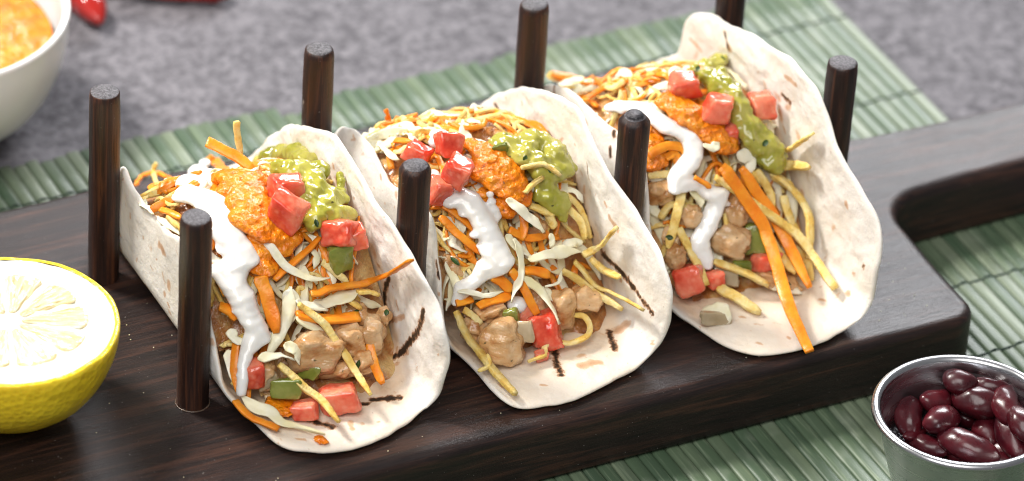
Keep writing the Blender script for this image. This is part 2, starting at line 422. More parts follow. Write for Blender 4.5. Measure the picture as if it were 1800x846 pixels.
PEGS = [(0.5, 0.3, 56.2), (-0.9, 0.2, 56.8), (0.0, -0.2, 56.4), (0.4, 0.4, 57.2), (0.6, 57.9, 57.0), (-0.7, 57.4, 56.2), (0.5, 56.9, 55.6), (0.1, 57.5, 57.0)]
for i, (dx, y, h) in enumerate(PEGS):
    r0 = 4.0 if i < 4 else 3.95
    prof = [(0, -1.5), (r0, -1.5)] + [(r0 * (1 + 0.012 * math.sin(z * 0.35 + i)), z) for z in np.linspace(0, h - 2.2, 14)]
    cr = (0.8, 1.5, 1.9, 0.7, 0.6, 1.1, 0.9, 0.8)[i]
    prof += [(r0 - cr * 0.25, h - cr * 0.75), (r0 - cr * 0.65, h - cr * 0.3), (r0 - cr * 1.1, h - 0.05), (r0 * 0.55, h + 0.08), (0, h + 0.12)]
    V, F = lathe(prof, 40)
    V = [(x * (1 + 0.02 * nz((x, yy, z), 0.2, i)), yy * (1 + 0.02 * nz((x, yy, z), 0.2, i + 9)), z + (0.25 * nz((x, yy, 0), 0.35, i) if z > h - 2 else 0)) for x, yy, z in V]
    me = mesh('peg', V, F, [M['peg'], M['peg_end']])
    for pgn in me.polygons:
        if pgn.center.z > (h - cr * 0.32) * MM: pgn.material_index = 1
    o = link('peg', me, board)
    o.location = ((60 * (i % 4) + dx - BO[0]) * MM, (y - BO[1]) * MM, TH * MM)
    o.rotation_euler = (0, 0, i * 1.3)
    if i == 0:
        V, F = [], []
        for a in range(40):
            an = a / 40 * 2 * math.pi
            for b in range(6):
                bb = b / 6 * 2 * math.pi; rr = 0.24 + 0.2 * noise.noise(Vector((math.cos(an) * 2, math.sin(an) * 2, 1)))
                R = r0 + 0.2 + rr * math.cos(bb); V.append((R * math.cos(an), R * math.sin(an), 0.1 + rr * 0.8 * math.sin(bb)))
        F = [(a * 6 + b, ((a + 1) % 40) * 6 + b, ((a + 1) % 40) * 6 + (b + 1) % 6, a * 6 + (b + 1) % 6) for a in range(40) for b in range(6)]
        link('glue_bead', mesh('glue_bead', V, F, M['glue']), o)

# ------------------------------------------------------------------ tacos
#GEO-BEGIN
# ---- taco geometry (millimetres, local to each taco: x across, y along the fold, z up from the board) ----
SEC = [(5.3, 10.0, 54.0, 8.0), (5.3, 10.0, 53.8, 8.0), (5.3, 9.0, 52.6, 9.0)]   # left wall x, left corner radius, right wall x, right corner radius
Z0 = 1.25
def section(k, q):
    """arc length q (0 at the middle of the floor) -> x, z of the folded tortilla's middle surface"""
    xl, rl, xr, rr = SEC[k]
    q = np.asarray(q, float)
    fr = xr - rr - 30.0; fl = 30.0 - xl - rl
    ar = rr * math.pi / 2; al = rl * math.pi / 2
    x = np.zeros_like(q); z = np.zeros_like(q)
    m = (q >= -fl) & (q <= fr); x[m] = 30 + q[m]; z[m] = 0
    m = (q > fr) & (q <= fr + ar); a = (q[m] - fr) / rr; x[m] = xr - rr + rr * np.sin(a); z[m] = rr - rr * np.cos(a)
    m = q > fr + ar; x[m] = xr; z[m] = rr + q[m] - fr - ar
    m = (q < -fl) & (q >= -fl - al); a = (-q[m] - fl) / rl; x[m] = xl + rl - rl * np.sin(a); z[m] = rl - rl * np.cos(a)
    m = q < -fl - al; x[m] = xl; z[m] = rl - q[m] - fl - al
    return x - 30.0, z + Z0
MY = [-60, -30, -22, -14, -8, -2, 5, 12, 20, 35, 50, 65, 80, 92, 120]
MZ = [[2.4, 2.4, 2.8, 4.5, 9, 16, 25, 33, 38, 39, 31, 19, 8, 2.4, 2.4],
      [2.4, 2.4, 2.8, 4.5, 8, 15, 25, 33, 38, 39.5, 33, 21, 8, 2.4, 2.4],
      [2.4, 2.4, 2.6, 4.0, 8, 14, 23, 32, 38, 40, 33, 22, 9, 2.4, 2.4]]
def mound(k, x, y):
    """height of the heap of filling at local x, y (y 0 = middle of the fold)"""
    xl, rl, xr, rr = SEC[k]
    u = np.clip((np.asarray(x) + 30 - (xl + xr) / 2) / ((xr - xl) / 2), -1.2, 1.2)
    zc = np.interp(np.asarray(y) + 30, MY, MZ[k])
    return 2.4 + (zc - 2.4) * (1.0 - 0.16 * np.abs(u) ** 2.5)
#GEO-END

# strands, dollops, chunks and griddle marks of each taco (mm, local to the taco)
D_RIM = [
 [[-2.99,55.1],
  [-2.797,62.0],
  [-2.666,64.0],
  [-2.571,54.7],
  [-2.42,48.5],
  [-2.242,45.8],
  [-2.068,41.9],
  [-1.977,50.7],
  [-1.886,59.7],
  [-1.731,62.8],
  [-1.586,64.1],
  [-1.407,62.5],
  [-1.222,60.3],
  [-1.087,67.1],
  [-0.998,73.1],
  [-0.922,74.8],
  [-0.823,74.0],
  [-0.695,71.3],
  [-0.51,66.2],
  [-0.332,63.5],
  [-0.166,63.0],
  [-0.003,63.1],
  [0.105,63.2],
  [0.278,61.3],
  [0.499,59.8],
  [0.718,58.8],
  [0.988,58.5],
  [1.139,60.7],
  [1.272,62.1],
  [1.571,56],
  [1.92,53],
  [2.269,50],
  [2.496,51],
  [2.645,60.6],
  [2.696,57.6],
  [2.742,54.2],
  [2.887,51.7],
  [3.033,50.1]],
 [[-3.037,52.7],
  [-2.819,58.6],
  [-2.702,64.4],
  [-2.631,61.2],
  [-2.515,54.8],
  [-2.338,50.3],
  [-2.096,37.3],
  [-1.991,49.8],
  [-1.921,58.3],
  [-1.886,66.8],
  [-1.783,67.1],
  [-1.662,67.2],
  [-1.509,65.9],
  [-1.364,63.7],
  [-1.203,64.5],
  [-1.071,72.8],
  [-0.972,77.7],
  [-0.878,77.8],
  [-0.773,74.1],
  [-0.606,69.8],
  [-0.429,66.0],
  [-0.266,66.5],
  [-0.152,67.4],
  [-0.014,64.7],
  [0.248,59.0],
  [0.572,55.1],
  [0.897,53.7],
  [1.15,55.6],
  [1.571,55],
  [1.92,52],
  [2.269,50],
  [2.496,51],
  [2.629,56.8],
  [2.779,56.9],
  [2.933,56.2],
  [3.054,53.1]],
 [[-2.977,58.5],
  [-2.845,60.0],
  [-2.686,62.0],
  [-2.559,57.3],
  [-2.392,51.8],
  [-2.182,53.7],
  [-1.953,53.6],
  [-1.853,61.5],
  [-1.803,65.7],
  [-1.707,69.3],
  [-1.575,70.0],
  [-1.47,69.3],
  [-1.327,68.8],
  [-1.177,71.9],
  [-1.027,79.6],
  [-0.916,80.8],
  [-0.775,76.3],
  [-0.613,72.8],
  [-0.481,74.8],
  [-0.4,75.9],
  [-0.08,67.1],
  [0.197,63.6],
  [0.522,63.7],
  [0.634,61.7],
  [0.794,53.9],
  [1.094,58.2],
  [1.27,61.8],
  [1.368,59.4],
  [1.658,55],
  [1.92,53],
  [2.269,51],
  [2.496,52],
  [2.68,56.2],
  [2.802,56.6],
  [2.948,56.7],
  [3.115,57.0]]]
D_STRAND = [
 [["carrot",1.34,[[-9.6,53.8,6.8],[-5.1,60.6,4.0],[-1.3,60.8,4.0],[-0.4,53.6,6.9],[-14.8,15.7,32.7]]],
  ["potato",1.34,[[-0.1,63.3,5.2],[-2.0,59.7,4.6],[-16.2,24.4,26.2]]],
  ["carrot",2.37,[[-25.2,7.4,32.8],[-21.7,6.7,34.9],[-18.6,5.8,36.6]]],
  ["potato",1.65,[[-22.3,20.6,27.3],[-20.3,17.0,30.1],[-17.3,15.0,32.0]]],
  ["cabbage",2.57,[[-15.7,41.8,13.5],[-23.7,16.6,29.0],[-25.8,6.0,32.7]]],
  ["carrot",1.85,[[-24.0,4.2,34.7],[-22.8,0.9,35.5],[-21.4,-3.2,35.9]]],
  ["potato",2.06,[[-23.4,0.9,34.7],[-23.0,-4.0,34.8],[-22.7,-7.7,34.6]]],
  ["cabbage",2.06,[[-25.6,3.2,33.2],[-24.5,-1.7,33.6],[-23.7,-6.2,33.9]]],
  ["potato",1.96,[[0.6,14.0,49.0],[0.6,13.4,45.0],[1.4,12.5,39.9]]],
  ["carrot",3.09,[[-6.5,16.0,43.5],[-3.8,13.5,42.4],[-0.9,9.9,40.9],[2.4,6.1,38.8]]],
  ["carrot",2.88,[[14.2,61.9,4.1],[14.8,56.8,5.4],[-1.7,14.1,34.5]]],
  ["cabbage",2.37,[[-6.8,-18.7,37.6],[-6.3,-21.4,35.9],[-4.3,-24.3,32.7],[-1.1,-27.1,29.7],[2.7,-28.6,27.7],[7.6,-29.0,27.1]]],
  ["carrot",2.16,[[-6.6,-26.6,28.7],[-2.3,-25.0,30.6],[2.7,-23.4,32.2],[7.8,-21.1,34.4]]],
  ["carrot",2.35,[[1.1,-31.0,25.6],[8.8,-30.8,25.4],[16.2,-30.5,24.5],[20.8,-34.5,28.6],[20.8,-46.5,40.8]]],
  ["carrot",3.95,[[-10.4,-26.0,30.7],[-9.8,-29.9,26.1],[-9.6,-35.1,19.4]]],
  ["cabbage",3.09,[[-2.9,-29.1,27.1],[-6.0,-32.3,23.0],[-8.9,-35.3,19.2],[-13.9,-38.8,14.8]]],
  ["cabbage",3.71,[[-4.8,-28.7,26.2],[-3.7,-30.7,23.6],[-6.1,-34.2,19.2]]],
  ["cabbage",2.84,[[-3.2,-31.8,25.3],[0.6,-32.9,23.8],[4.2,-34.5,21.6]]],
  ["cabbage",3.71,[[1.2,-31.6,22.4],[7.7,-31.8,21.9],[14.3,-30.8,22.5]]],
  ["potato",2.22,[[10.7,-32.6,22.0],[12.3,-33.5,21.0],[13.9,-34.2,19.7]]],
  ["potato",2.35,[[13.6,-31.9,23.3],[16.2,-32.1,22.6],[19.1,-32.6,21.4]]],
  ["carrot",3.34,[[-3.8,-33.7,22.8],[3.4,-35.7,20.4],[12.5,-36.3,18.7]]],
  ["carrot",2.47,[[-3.0,-32.3,22.2],[1.6,-35.3,18.5],[6.1,-37.3,16.0]]],
  ["potato",2.1,[[-3.5,-33.8,25.6],[1.2,-37.4,21.0],[4.5,-42.1,15.5],[6.3,-47.1,11.2],[7.8,-54.2,8.2]]],
  ["cabbage",2.35,[[-4.5,-34.8,22.3],[0.5,-37.8,18.5],[4.0,-41.3,14.3]]],
  ["cabbage",3.09,[[-8.9,-37.6,17.8],[-6.1,-39.5,15.7],[-6.1,-41.8,12.9]]],
  ["cabbage",2.1,[[-16.3,-39.0,15.8],[-11.3,-39.4,15.9],[-7.7,-41.1,13.9]]],
  ["potato",2.22,[[-11.6,-41.0,14.6],[-8.0,-45.4,10.7],[-4.2,-50.3,8.0],[-3.1,-58.7,6.6]]],
  ["carrot",2.59,[[13.8,-39.7,12.8],[13.2,-43.9,9.3],[13.3,-49.0,6.6]]],
  ["cabbage",2.72,[[-21.8,-41.4,8.1],[-17.6,-46.9,5.2],[-13.8,-51.5,4.3],[-7.2,-59.4,3.6]]],
  ["carrot",2.22,[[-23.7,-42.2,7.5],[-21.2,-47.6,5.1],[-16.6,-52.8,4.1]]],
  ["carrot",3.46,[[-21.2,-26.0,24.9],[-19.3,-27.7,23.6],[-18.0,-29.3,22.0]]],
  ["carrot",2.35,[[-19.1,-32.1,17.7],[-21.3,-36.1,12.9],[-21.9,-40.5,8.6]]],
  ["cabbage",2.84,[[-20.2,-30.6,20.6],[-19.5,-32.0,19.2],[-17.6,-33.9,17.3]]],
  ["cabbage",2.47,[[-21.5,-32.3,15.5],[-22.3,-35.1,12.5],[-21.1,-39.9,8.0]]],
  ["cabbage",2.1,[[2.1,-23.3,29.6],[3.2,-25.5,27.1],[3.7,-27.5,24.6]]],
  ["potato",1.85,[[3.2,-25.1,27.5],[5.2,-25.7,26.7],[7.7,-27.6,24.5]]],
  ["potato",2.06,[[7.5,-23.9,28.6],[10.0,-26.0,26.2],[13.1,-27.8,23.5]]],
  ["carrot",2.06,[[8.2,-19.9,33.1],[8.8,-22.4,30.3],[8.6,-24.1,28.4]]],
  ["cabbage",1.85,[[4.8,-22.4,32.0],[5.9,-23.8,30.2],[4.7,-25.4,28.5]]],
  ["carrot",2.57,[[-12.0,-13.2,37.2],[-8.9,-13.7,37.3],[-7.6,-15.6,36.4]]],
  ["cabbage",2.47,[[3.1,-29.7,21.8],[10.0,-29.8,21.4],[14.2,-29.4,21.5]]]],
 [["potato",2.66,[[-21.1,-36.7,13.5],[-19.5,-43.0,8.3],[-17.8,-51.7,5.4],[-16.7,-62.5,4.4]]],
  ["potato",1.92,[[-19.0,-37.1,13.9],[-17.3,-38.6,12.5],[-15.5,-40.3,10.5]]],
  ["potato",1.38,[[-17.3,-47.9,6.8],[-18.6,-51.5,6.1],[-21.9,-52.2,5.9]]],
  ["carrot",2.77,[[-15.7,-38.6,14.7],[-11.2,-38.4,15.2],[-6.3,-38.0,15.5]]],
  ["carrot",3.3,[[-10.0,-34.6,20.4],[-7.9,-35.9,18.8],[-6.0,-37.7,16.6]]],
  ["carrot",2.45,[[-5.4,-35.3,21.3],[-2.7,-40.0,15.3],[-1.4,-43.3,11.8]]],
  ["carrot",2.98,[[-1.6,-35.1,20.0],[1.6,-35.7,19.0],[5.2,-36.8,17.6]]],
  ["carrot",2.02,[[-20.2,-35.9,15.2],[-17.9,-36.0,15.2],[-15.9,-36.2,15.3]]],
  ["carrot",2.26,[[-19.1,-21.3,32.0],[-15.8,-25.2,28.5],[-11.1,-29.4,24.0]]],
  ["carrot",2.06,[[-17.3,-19.1,33.6],[-13.5,-22.6,31.0],[-10.8,-26.1,27.4]]],
  ["cabbage",2.45,[[-3.4,-31.8,28.1],[-2.3,-34.7,23.9],[-4.2,-37.8,19.4],[-7.3,-41.1,15.6]]],
  ["cabbage",2.23,[[-2.6,-37.5,19.7],[1.9,-41.6,15.1],[2.8,-47.9,10.1]]],
  ["cabbage",2.87,[[-0.1,-34.6,22.3],[7.4,-34.3,22.2],[14.8,-34.6,21.2]]],
  ["cabbage",1.92,[[-20.1,-35.2,18.9],[-14.7,-37.0,17.2],[-8.2,-37.4,17.1]]],
  ["cabbage",1.28,[[2.6,-39.3,16.3],[6.3,-38.5,17.0],[8.7,-36.9,18.6]]],
  ["cabbage",2.13,[[2.7,-38.6,15.5],[4.1,-39.6,14.5],[4.7,-41.0,12.9]]],
  ["cabbage",2.34,[[0.0,-37.9,17.0],[1.3,-39.2,15.6],[2.6,-40.2,14.3]]],
  ["potato",2.13,[[9.3,-35.9,17.1],[14.1,-38.7,13.6],[17.7,-41.3,10.6],[20.6,-47.9,10.3]]],
  ["potato",2.34,[[13.0,-34.9,18.7],[16.8,-39.2,13.3],[20.4,-44.0,12.4],[20.4,-57.6,16.6]]],
  ["potato",2.23,[[17.8,-34.4,18.0],[20.6,-37.3,15.6],[20.6,-45.0,18.4]]],
  ["potato",2.16,[[15.3,-34.7,20.1],[19.1,-34.2,20.0],[20.0,-38.3,25.6],[20.0,-42.9,32.2]]],
  ["potato",1.7,[[9.4,-42.3,7.8],[13.0,-44.1,6.7],[10.5,-48.5,5.3],[5.6,-49.5,5.1],[-0.5,-47.5,5.5],[-2.5,-51.0,4.8],[-7.8,-51.8,4.6]]],
  ["cabbage",2.99,[[-2.7,-25.4,35.6],[1.7,-28.4,32.0],[5.5,-31.7,27.7]]],
  ["potato",2.16,[[7.4,-23.4,31.8],[14.1,-24.5,29.4],[18.0,-27.8,24.9],[18.0,-30.6,21.4]]],
  ["potato",2.26,[[4.7,-24.3,31.1],[7.9,-25.5,29.5],[11.0,-26.3,28.2]]],
  ["potato",2.26,[[8.8,-23.5,30.1],[10.3,-26.8,26.3],[9.5,-27.4,25.7]]],
  ["potato",1.44,[[3.1,-21.7,41.5],[9.4,-21.1,40.7],[13.5,-24.0,37.8]]],
  ["potato",1.75,[[2.7,-25.8,36.3],[5.7,-24.3,37.6],[8.9,-23.0,38.0]]],
  ["carrot",2.26,[[-2.2,-27.6,27.6],[2.3,-29.1,25.2],[7.1,-29.5,24.5]]],
  ["carrot",2.26,[[2.2,-25.3,29.9],[1.9,-27.5,27.7],[0.5,-29.4,25.0]]],
  ["cabbage",2.88,[[-3.8,-29.7,27.6],[-2.2,-31.4,25.1],[1.0,-33.3,22.6]]],
  ["cabbage",1.85,[[7.7,-30.8,25.8],[7.8,-32.0,24.1],[6.9,-32.9,23.0]]],
  ["cabbage",2.57,[[-16.6,-20.9,30.8],[-14.2,-23.0,29.0],[-14.3,-24.7,27.1]]],
  ["cabbage",3.09,[[-16.7,-23.7,27.0],[-16.4,-25.6,25.1],[-13.7,-27.2,23.5]]],
  ["cabbage",2.57,[[10.8,-32.1,22.1],[14.4,-31.7,22.1],[15.9,-32.3,20.9]]],
  ["carrot",1.58,[[-12.8,23.9,34.8],[-12.6,22.0,30.8],[-20.0,4.3,37.5]]],
  ["potato",2.74,[[-0.5,22.0,32.9],[1.0,18.9,31.0],[-4.8,-0.8,40.7]]],
  ["potato",2.4,[[-3.3,28.0,25.4],[-3.1,25.0,25.1],[-13.4,1.7,40.0]]],
  ["cabbage",2.4,[[-12.1,32.1,22.3],[-10.6,27.9,25.0],[-15.9,10.5,36.3]]],
  ["cabbage",3.09,[[-11.0,28.0,25.9],[-8.6,26.0,27.0],[-14.9,8.0,37.6]]],
  ["carrot",1.72,[[-20.4,10.6,34.9],[-18.2,6.7,37.2],[-16.3,1.9,39.3]]],
  ["cabbage",1.72,[[-21.9,9.8,34.6],[-22.3,2.7,37.1],[-21.0,-0.9,37.4]]],
  ["potato",1.37,[[-21.3,1.7,37.5],[-19.5,0.7,38.1],[-17.7,1.4,38.8]]],
  ["carrot",2.06,[[-2.6,22.0,25.0],[-11.5,1.0,40.3],[-11.4,-1.2,40.0]]],
  ["cabbage",2.06,[[-6.9,27.0,25.5],[-14.3,6.8,38.2],[-15.0,0.9,39.6]]],
  ["cabbage",2.45,[[-20.3,-27.5,22.7],[-18.8,-30.8,18.7],[-18.5,-32.8,16.1]]]],
 [["carrot",3.62,[[-1.7,-27.7,31.9],[2.7,-33.1,24.9],[6.1,-39.2,17.2],[5.8,-45.7,11.5],[3.8,-57.3,7.5],[-1.8,-78.5,7.3]]],
  ["carrot",3.38,[[4.5,-26.8,29.0],[9.6,-33.6,19.9],[12.2,-39.8,13.2],[12.5,-53.2,6.4]]],
  ["carrot",2.66,[[-18.5,-18.5,33.6],[-13.9,-18.2,34.8],[-9.3,-19.3,34.6],[-8.7,-21.7,32.3],[-12.7,-23.1,29.9]]],
  ["carrot",2.45,[[-14.1,-20.2,32.7],[-11.2,-20.3,33.0],[-11.5,-22.5,29.9]]],
  ["potato",2.68,[[-3.8,-28.4,29.7],[5.2,-34.0,22.1],[13.7,-39.2,15.3],[17.6,-45.3,10.3],[18.1,-56.4,7.1]]],
  ["potato",2.8,[[13.4,-27.0,25.5],[19.5,-30.4,20.3],[19.5,-39.0,16.5],[17.4,-43.5,8.4]]],
  ["potato",2.23,[[19.2,-24.7,29.2],[19.2,-30.3,35.2],[19.2,-36.1,41.6]]],
  ["potato",2.77,[[17.0,-26.0,26.3],[19.2,-28.4,27.1],[19.2,-36.3,31.6]]],
  ["potato",2.33,[[-8.6,-39.5,11.4],[-2.4,-42.8,8.9],[3.7,-47.6,6.0]]],
  ["potato",3.03,[[-9.3,-43.6,6.3],[-5.4,-49.0,4.5],[-2.3,-54.6,3.6]]],
  ["potato",2.68,[[-11.9,-26.3,26.5],[-16.1,-30.9,20.6],[-19.8,-35.0,15.3]]],
  ["potato",2.45,[[-15.6,-32.3,18.9],[-13.5,-37.8,13.0],[-13.1,-43.8,8.1]]],
  ["potato",1.98,[[-2.2,-32.0,19.8],[-2.1,-35.5,15.6],[2.1,-36.1,14.9]]],
  ["potato",2.45,[[7.6,-35.5,15.9],[10.0,-42.1,9.5],[12.3,-46.3,7.0]]],
  ["potato",2.33,[[14.3,-39.1,10.0],[17.0,-43.4,7.0],[15.8,-48.8,5.1]]],
  ["potato",2.33,[[9.3,-26.8,27.1],[11.8,-30.4,22.3],[11.2,-33.5,18.7]]],
  ["potato",2.57,[[16.4,-30.0,19.4],[16.5,-34.4,14.3],[17.7,-39.2,9.8]]],
  ["cabbage",2.57,[[-10.5,-26.4,26.9],[-8.6,-28.1,24.7],[-8.1,-30.1,22.3]]],
  ["potato",2.33,[[-19.2,-28.6,20.6],[-15.3,-27.3,23.0],[-8.1,-28.9,21.5]]],
  ["potato",2.1,[[-19.4,-21.5,29.0],[-15.8,-22.3,28.9],[-10.8,-22.8,28.9]]],
  ["cabbage",2.66,[[-6.1,-24.3,36.8],[-3.7,-25.0,36.0],[-1.5,-24.3,36.8]]],
  ["cabbage",3.72,[[4.8,-23.7,31.7],[7.9,-25.2,29.3],[7.6,-27.3,26.8]]],
  ["potato",2.45,[[8.3,-25.9,27.0],[10.5,-28.0,23.9],[12.3,-29.7,21.9]]],
  ["potato",2.66,[[14.6,-26.1,24.2],[17.8,-27.5,21.7],[19.8,-28.7,20.0]]],
  ["cabbage",5.8,[[-17.3,-49.9,4.2],[-13.4,-51.3,4.1],[-11.2,-54.8,3.6]]],
  ["cabbage",3.5,[[4.8,-44.9,4.8],[9.0,-47.2,4.4],[12.0,-51.6,3.6]]],
  ["carrot",3.05,[[-16.0,39.9,22.7],[-10.0,36.0,20.9],[-4.6,32.0,19.2],[1.0,26.0,18.6]]],
  ["potato",2.06,[[-9.7,36.0,17.1],[-6.8,32.1,16.6],[-5.2,25.9,17.4]]],
  ["cabbage",2.88,[[-4.1,30.0,17.7],[-0.5,25.9,18.8],[2.0,20.0,22.3]]],
  ["cabbage",3.29,[[2.7,30.0,17.5],[5.3,25.9,18.9],[5.8,18.0,21.6]]],
  ["carrot",2.47,[[7.4,24.1,23.1],[8.2,22.0,23.2],[8.2,20.0,22.8]]],
  ["potato",2.06,[[-15.6,42.0,21.1],[-15.2,40.0,20.9],[-12.8,38.0,20.8]]],
  ["cabbage",3.19,[[-18.5,-19.7,29.9],[-15.9,-21.8,28.0],[-13.6,-23.6,26.0]]],
  ["carrot",1.6,[[-10.2,-28.9,31.1],[-7.7,-30.3,29.4],[-6.9,-31.1,28.4]]],
  ["carrot",2.66,[[-6.0,-16.9,36.0],[-2.1,-19.0,34.4],[0.4,-21.7,31.6]]]]]
D_CREAM = [
 [[13.0,60.5,3.8,1.54],
  [7.8,52.7,7.2,2.68],
  [-13.0,10.9,35.4,3.4],
  [-17.0,3.2,38.3,3.09],
  [-15.1,-0.0,38.7,3.19],
  [-12.3,-3.7,39.0,3.19],
  [-13.4,-8.7,38.9,3.4],
  [-15.0,-12.4,38.1,3.4],
  [-14.1,-15.3,36.7,3.4],
  [-13.1,-18.0,35.1,3.6],
  [-12.2,-21.0,33.2,3.4],
  [-14.5,-21.3,31.6,3.09],
  [-19.1,-21.0,31.6,2.5],
  [-17.2,-24.2,29.5,3.15],
  [-15.8,-27.0,27.3,3.04],
  [-15.7,-28.9,24.9,2.93],
  [-15.1,-31.4,22.7,2.72],
  [-14.2,-33.3,20.5,2.5],
  [-13.6,-35.0,18.5,1.96],
  [-16.1,-34.7,18.6,2.17],
  [-18.3,-36.2,16.6,1.63],
  [-19.8,-38.1,14.5,1.36],
  [-20.8,-39.9,12.4,1.3],
  [-21.3,-41.1,10.0,1.2],
  [-21.8,-41.5,8.6,1.2]],
 [[-16.1,-10.9,37.8,1.54],
  [-16.3,-13.2,36.8,1.85],
  [-16.0,-16.8,35.4,1.85],
  [-14.7,-18.9,34.2,2.47],
  [-11.9,-18.9,35.3,2.57],
  [-10.2,-20.2,34.8,2.57],
  [-10.1,-22.4,33.2,2.88],
  [-9.1,-24.0,31.5,2.88],
  [-8.4,-26.3,29.6,2.88],
  [-7.7,-28.4,27.1,2.88],
  [-7.1,-30.4,25.1,2.88],
  [-9.2,-30.8,25.1,2.55],
  [-6.7,-33.0,23.0,2.98],
  [-8.0,-33.6,21.5,2.66],
  [-11.0,-32.4,22.2,2.34],
  [-12.8,-33.4,19.8,1.81],
  [-14.9,-33.7,18.3,1.6],
  [-17.6,-33.2,18.0,1.92],
  [-18.8,-34.1,16.0,1.38],
  [-20.1,-34.5,14.4,1.17],
  [-4.7,-24.3,30.5,1.54],
  [-5.2,-21.3,35.4,1.03]],
 [[-20.5,-0.6,37.6,1.65],
  [-18.1,-1.3,38.4,2.06],
  [-15.7,-3.8,38.8,2.3],
  [-12.9,-5.6,39.3,1.89],
  [-13.8,-9.3,39.1,2.66],
  [-15.1,-6.0,39.2,2.66],
  [-12.6,-11.7,39.0,2.87],
  [-10.9,-14.5,38.0,2.98],
  [-8.6,-16.0,37.1,2.87],
  [-6.6,-18.0,36.2,2.66],
  [-5.7,-20.0,34.7,2.45],
  [-6.8,-22.2,33.1,2.55],
  [-8.4,-23.2,31.6,2.77],
  [-11.8,-24.1,30.4,2.87],
  [-13.4,-25.0,29.1,2.45],
  [-11.1,-25.9,28.9,2.33],
  [-14.5,-26.9,27.2,1.98],
  [-7.7,-27.1,27.4,2.45],
  [-5.2,-29.1,25.1,3.03],
  [-3.6,-30.3,23.3,2.68],
  [-0.8,-29.6,25.1,1.28],
  [-5.4,-32.0,21.3,2.68],
  [-7.6,-33.5,18.6,2.68],
  [-10.7,-35.2,16.3,2.57],
  [-12.1,-36.3,14.4,2.1],
  [-10.2,-38.0,12.2,2.33],
  [-10.4,-39.3,10.3,1.63]]]
D_CREAM2 = [
 [],
 [[[-4.8,-38.8,12.5,1.92]],
  [[-10.1,0.0,41.0,1.37],[-11.6,-2.2,40.7,1.24]]],
 []]
D_GUAC = [
 [[21.1,43.0,13.2,1.65],
  [21.1,36.9,18.9,2.26],
  [21.0,28.9,24.6,2.37],
  [21.0,21.6,29.2,2.37],
  [21.0,14.3,31.9,2.57],
  [17.1,0.7,38.5,2.37],
  [6.6,0.5,41.9,2.26],
  [8.5,-1.4,42.0,2.57],
  [11.5,-2.3,41.2,2.78],
  [12.7,-5.7,40.6,2.68],
  [11.8,-10.3,40.1,2.57],
  [8.4,-12.9,40.2,2.37],
  [15.1,-10.3,38.6,2.26],
  [12.7,-14.2,38.7,2.37],
  [18.3,-8.9,36.9,1.54],
  [19.3,-10.5,36.5,1.44],
  [21.8,-3.3,36.1,0.82],
  [21.9,-2.2,37.9,0.62],
  [8.6,-16.1,38.6,2.37],
  [7.4,-18.9,37.0,2.06],
  [13.7,-15.8,37.6,2.16],
  [16.4,-16.1,36.5,1.96],
  [17.9,-16.4,35.7,1.54],
  [10.6,-17.9,36.1,2.26]],
 [[1.8,-8.7,41.1,1.54],
  [4.9,-8.3,41.0,2.26],
  [5.9,-10.9,40.9,2.37],
  [6.5,-15.5,40.5,2.68],
  [7.3,-11.6,40.9,2.06],
  [12.2,-9.9,40.2,2.57],
  [15.0,-10.1,39.2,2.78],
  [16.2,-12.4,38.5,2.78],
  [15.6,-15.9,37.8,2.78],
  [18.2,-16.8,35.9,2.37],
  [19.6,-17.6,34.8,1.96],
  [15.8,-19.3,35.6,2.57],
  [12.4,-20.2,36.4,2.57],
  [9.7,-17.3,38.9,2.78],
  [10.0,-20.6,35.4,1.85],
  [10.3,-22.6,32.9,2.37],
  [12.3,-23.4,31.0,2.37],
  [13.4,-24.9,28.6,2.06],
  [8.6,-22.5,32.7,1.85],
  [13.7,-26.3,26.3,1.44]],
 [[5.4,0.7,42.1,1.38],
  [12.5,7.5,37.9,2.13],
  [19.2,13.5,33.6,2.23],
  [19.2,10.4,36.1,1.6],
  [7.4,-2.5,41.9,2.34],
  [10.1,-3.4,41.1,2.66],
  [10.0,-8.1,40.8,2.77],
  [6.9,-8.0,41.5,2.45],
  [9.5,-12.4,40.4,2.66],
  [8.3,-16.0,39.0,2.34],
  [9.8,-16.9,37.9,2.45],
  [9.6,-19.7,36.4,2.87],
  [11.2,-21.6,34.6,2.87],
  [9.4,-22.6,34.4,2.66],
  [12.8,-23.6,32.2,2.98],
  [15.5,-24.7,29.6,2.98],
  [16.7,-25.0,28.2,2.45],
  [13.6,-26.1,28.4,2.87],
  [14.6,-26.9,26.7,2.23]]]
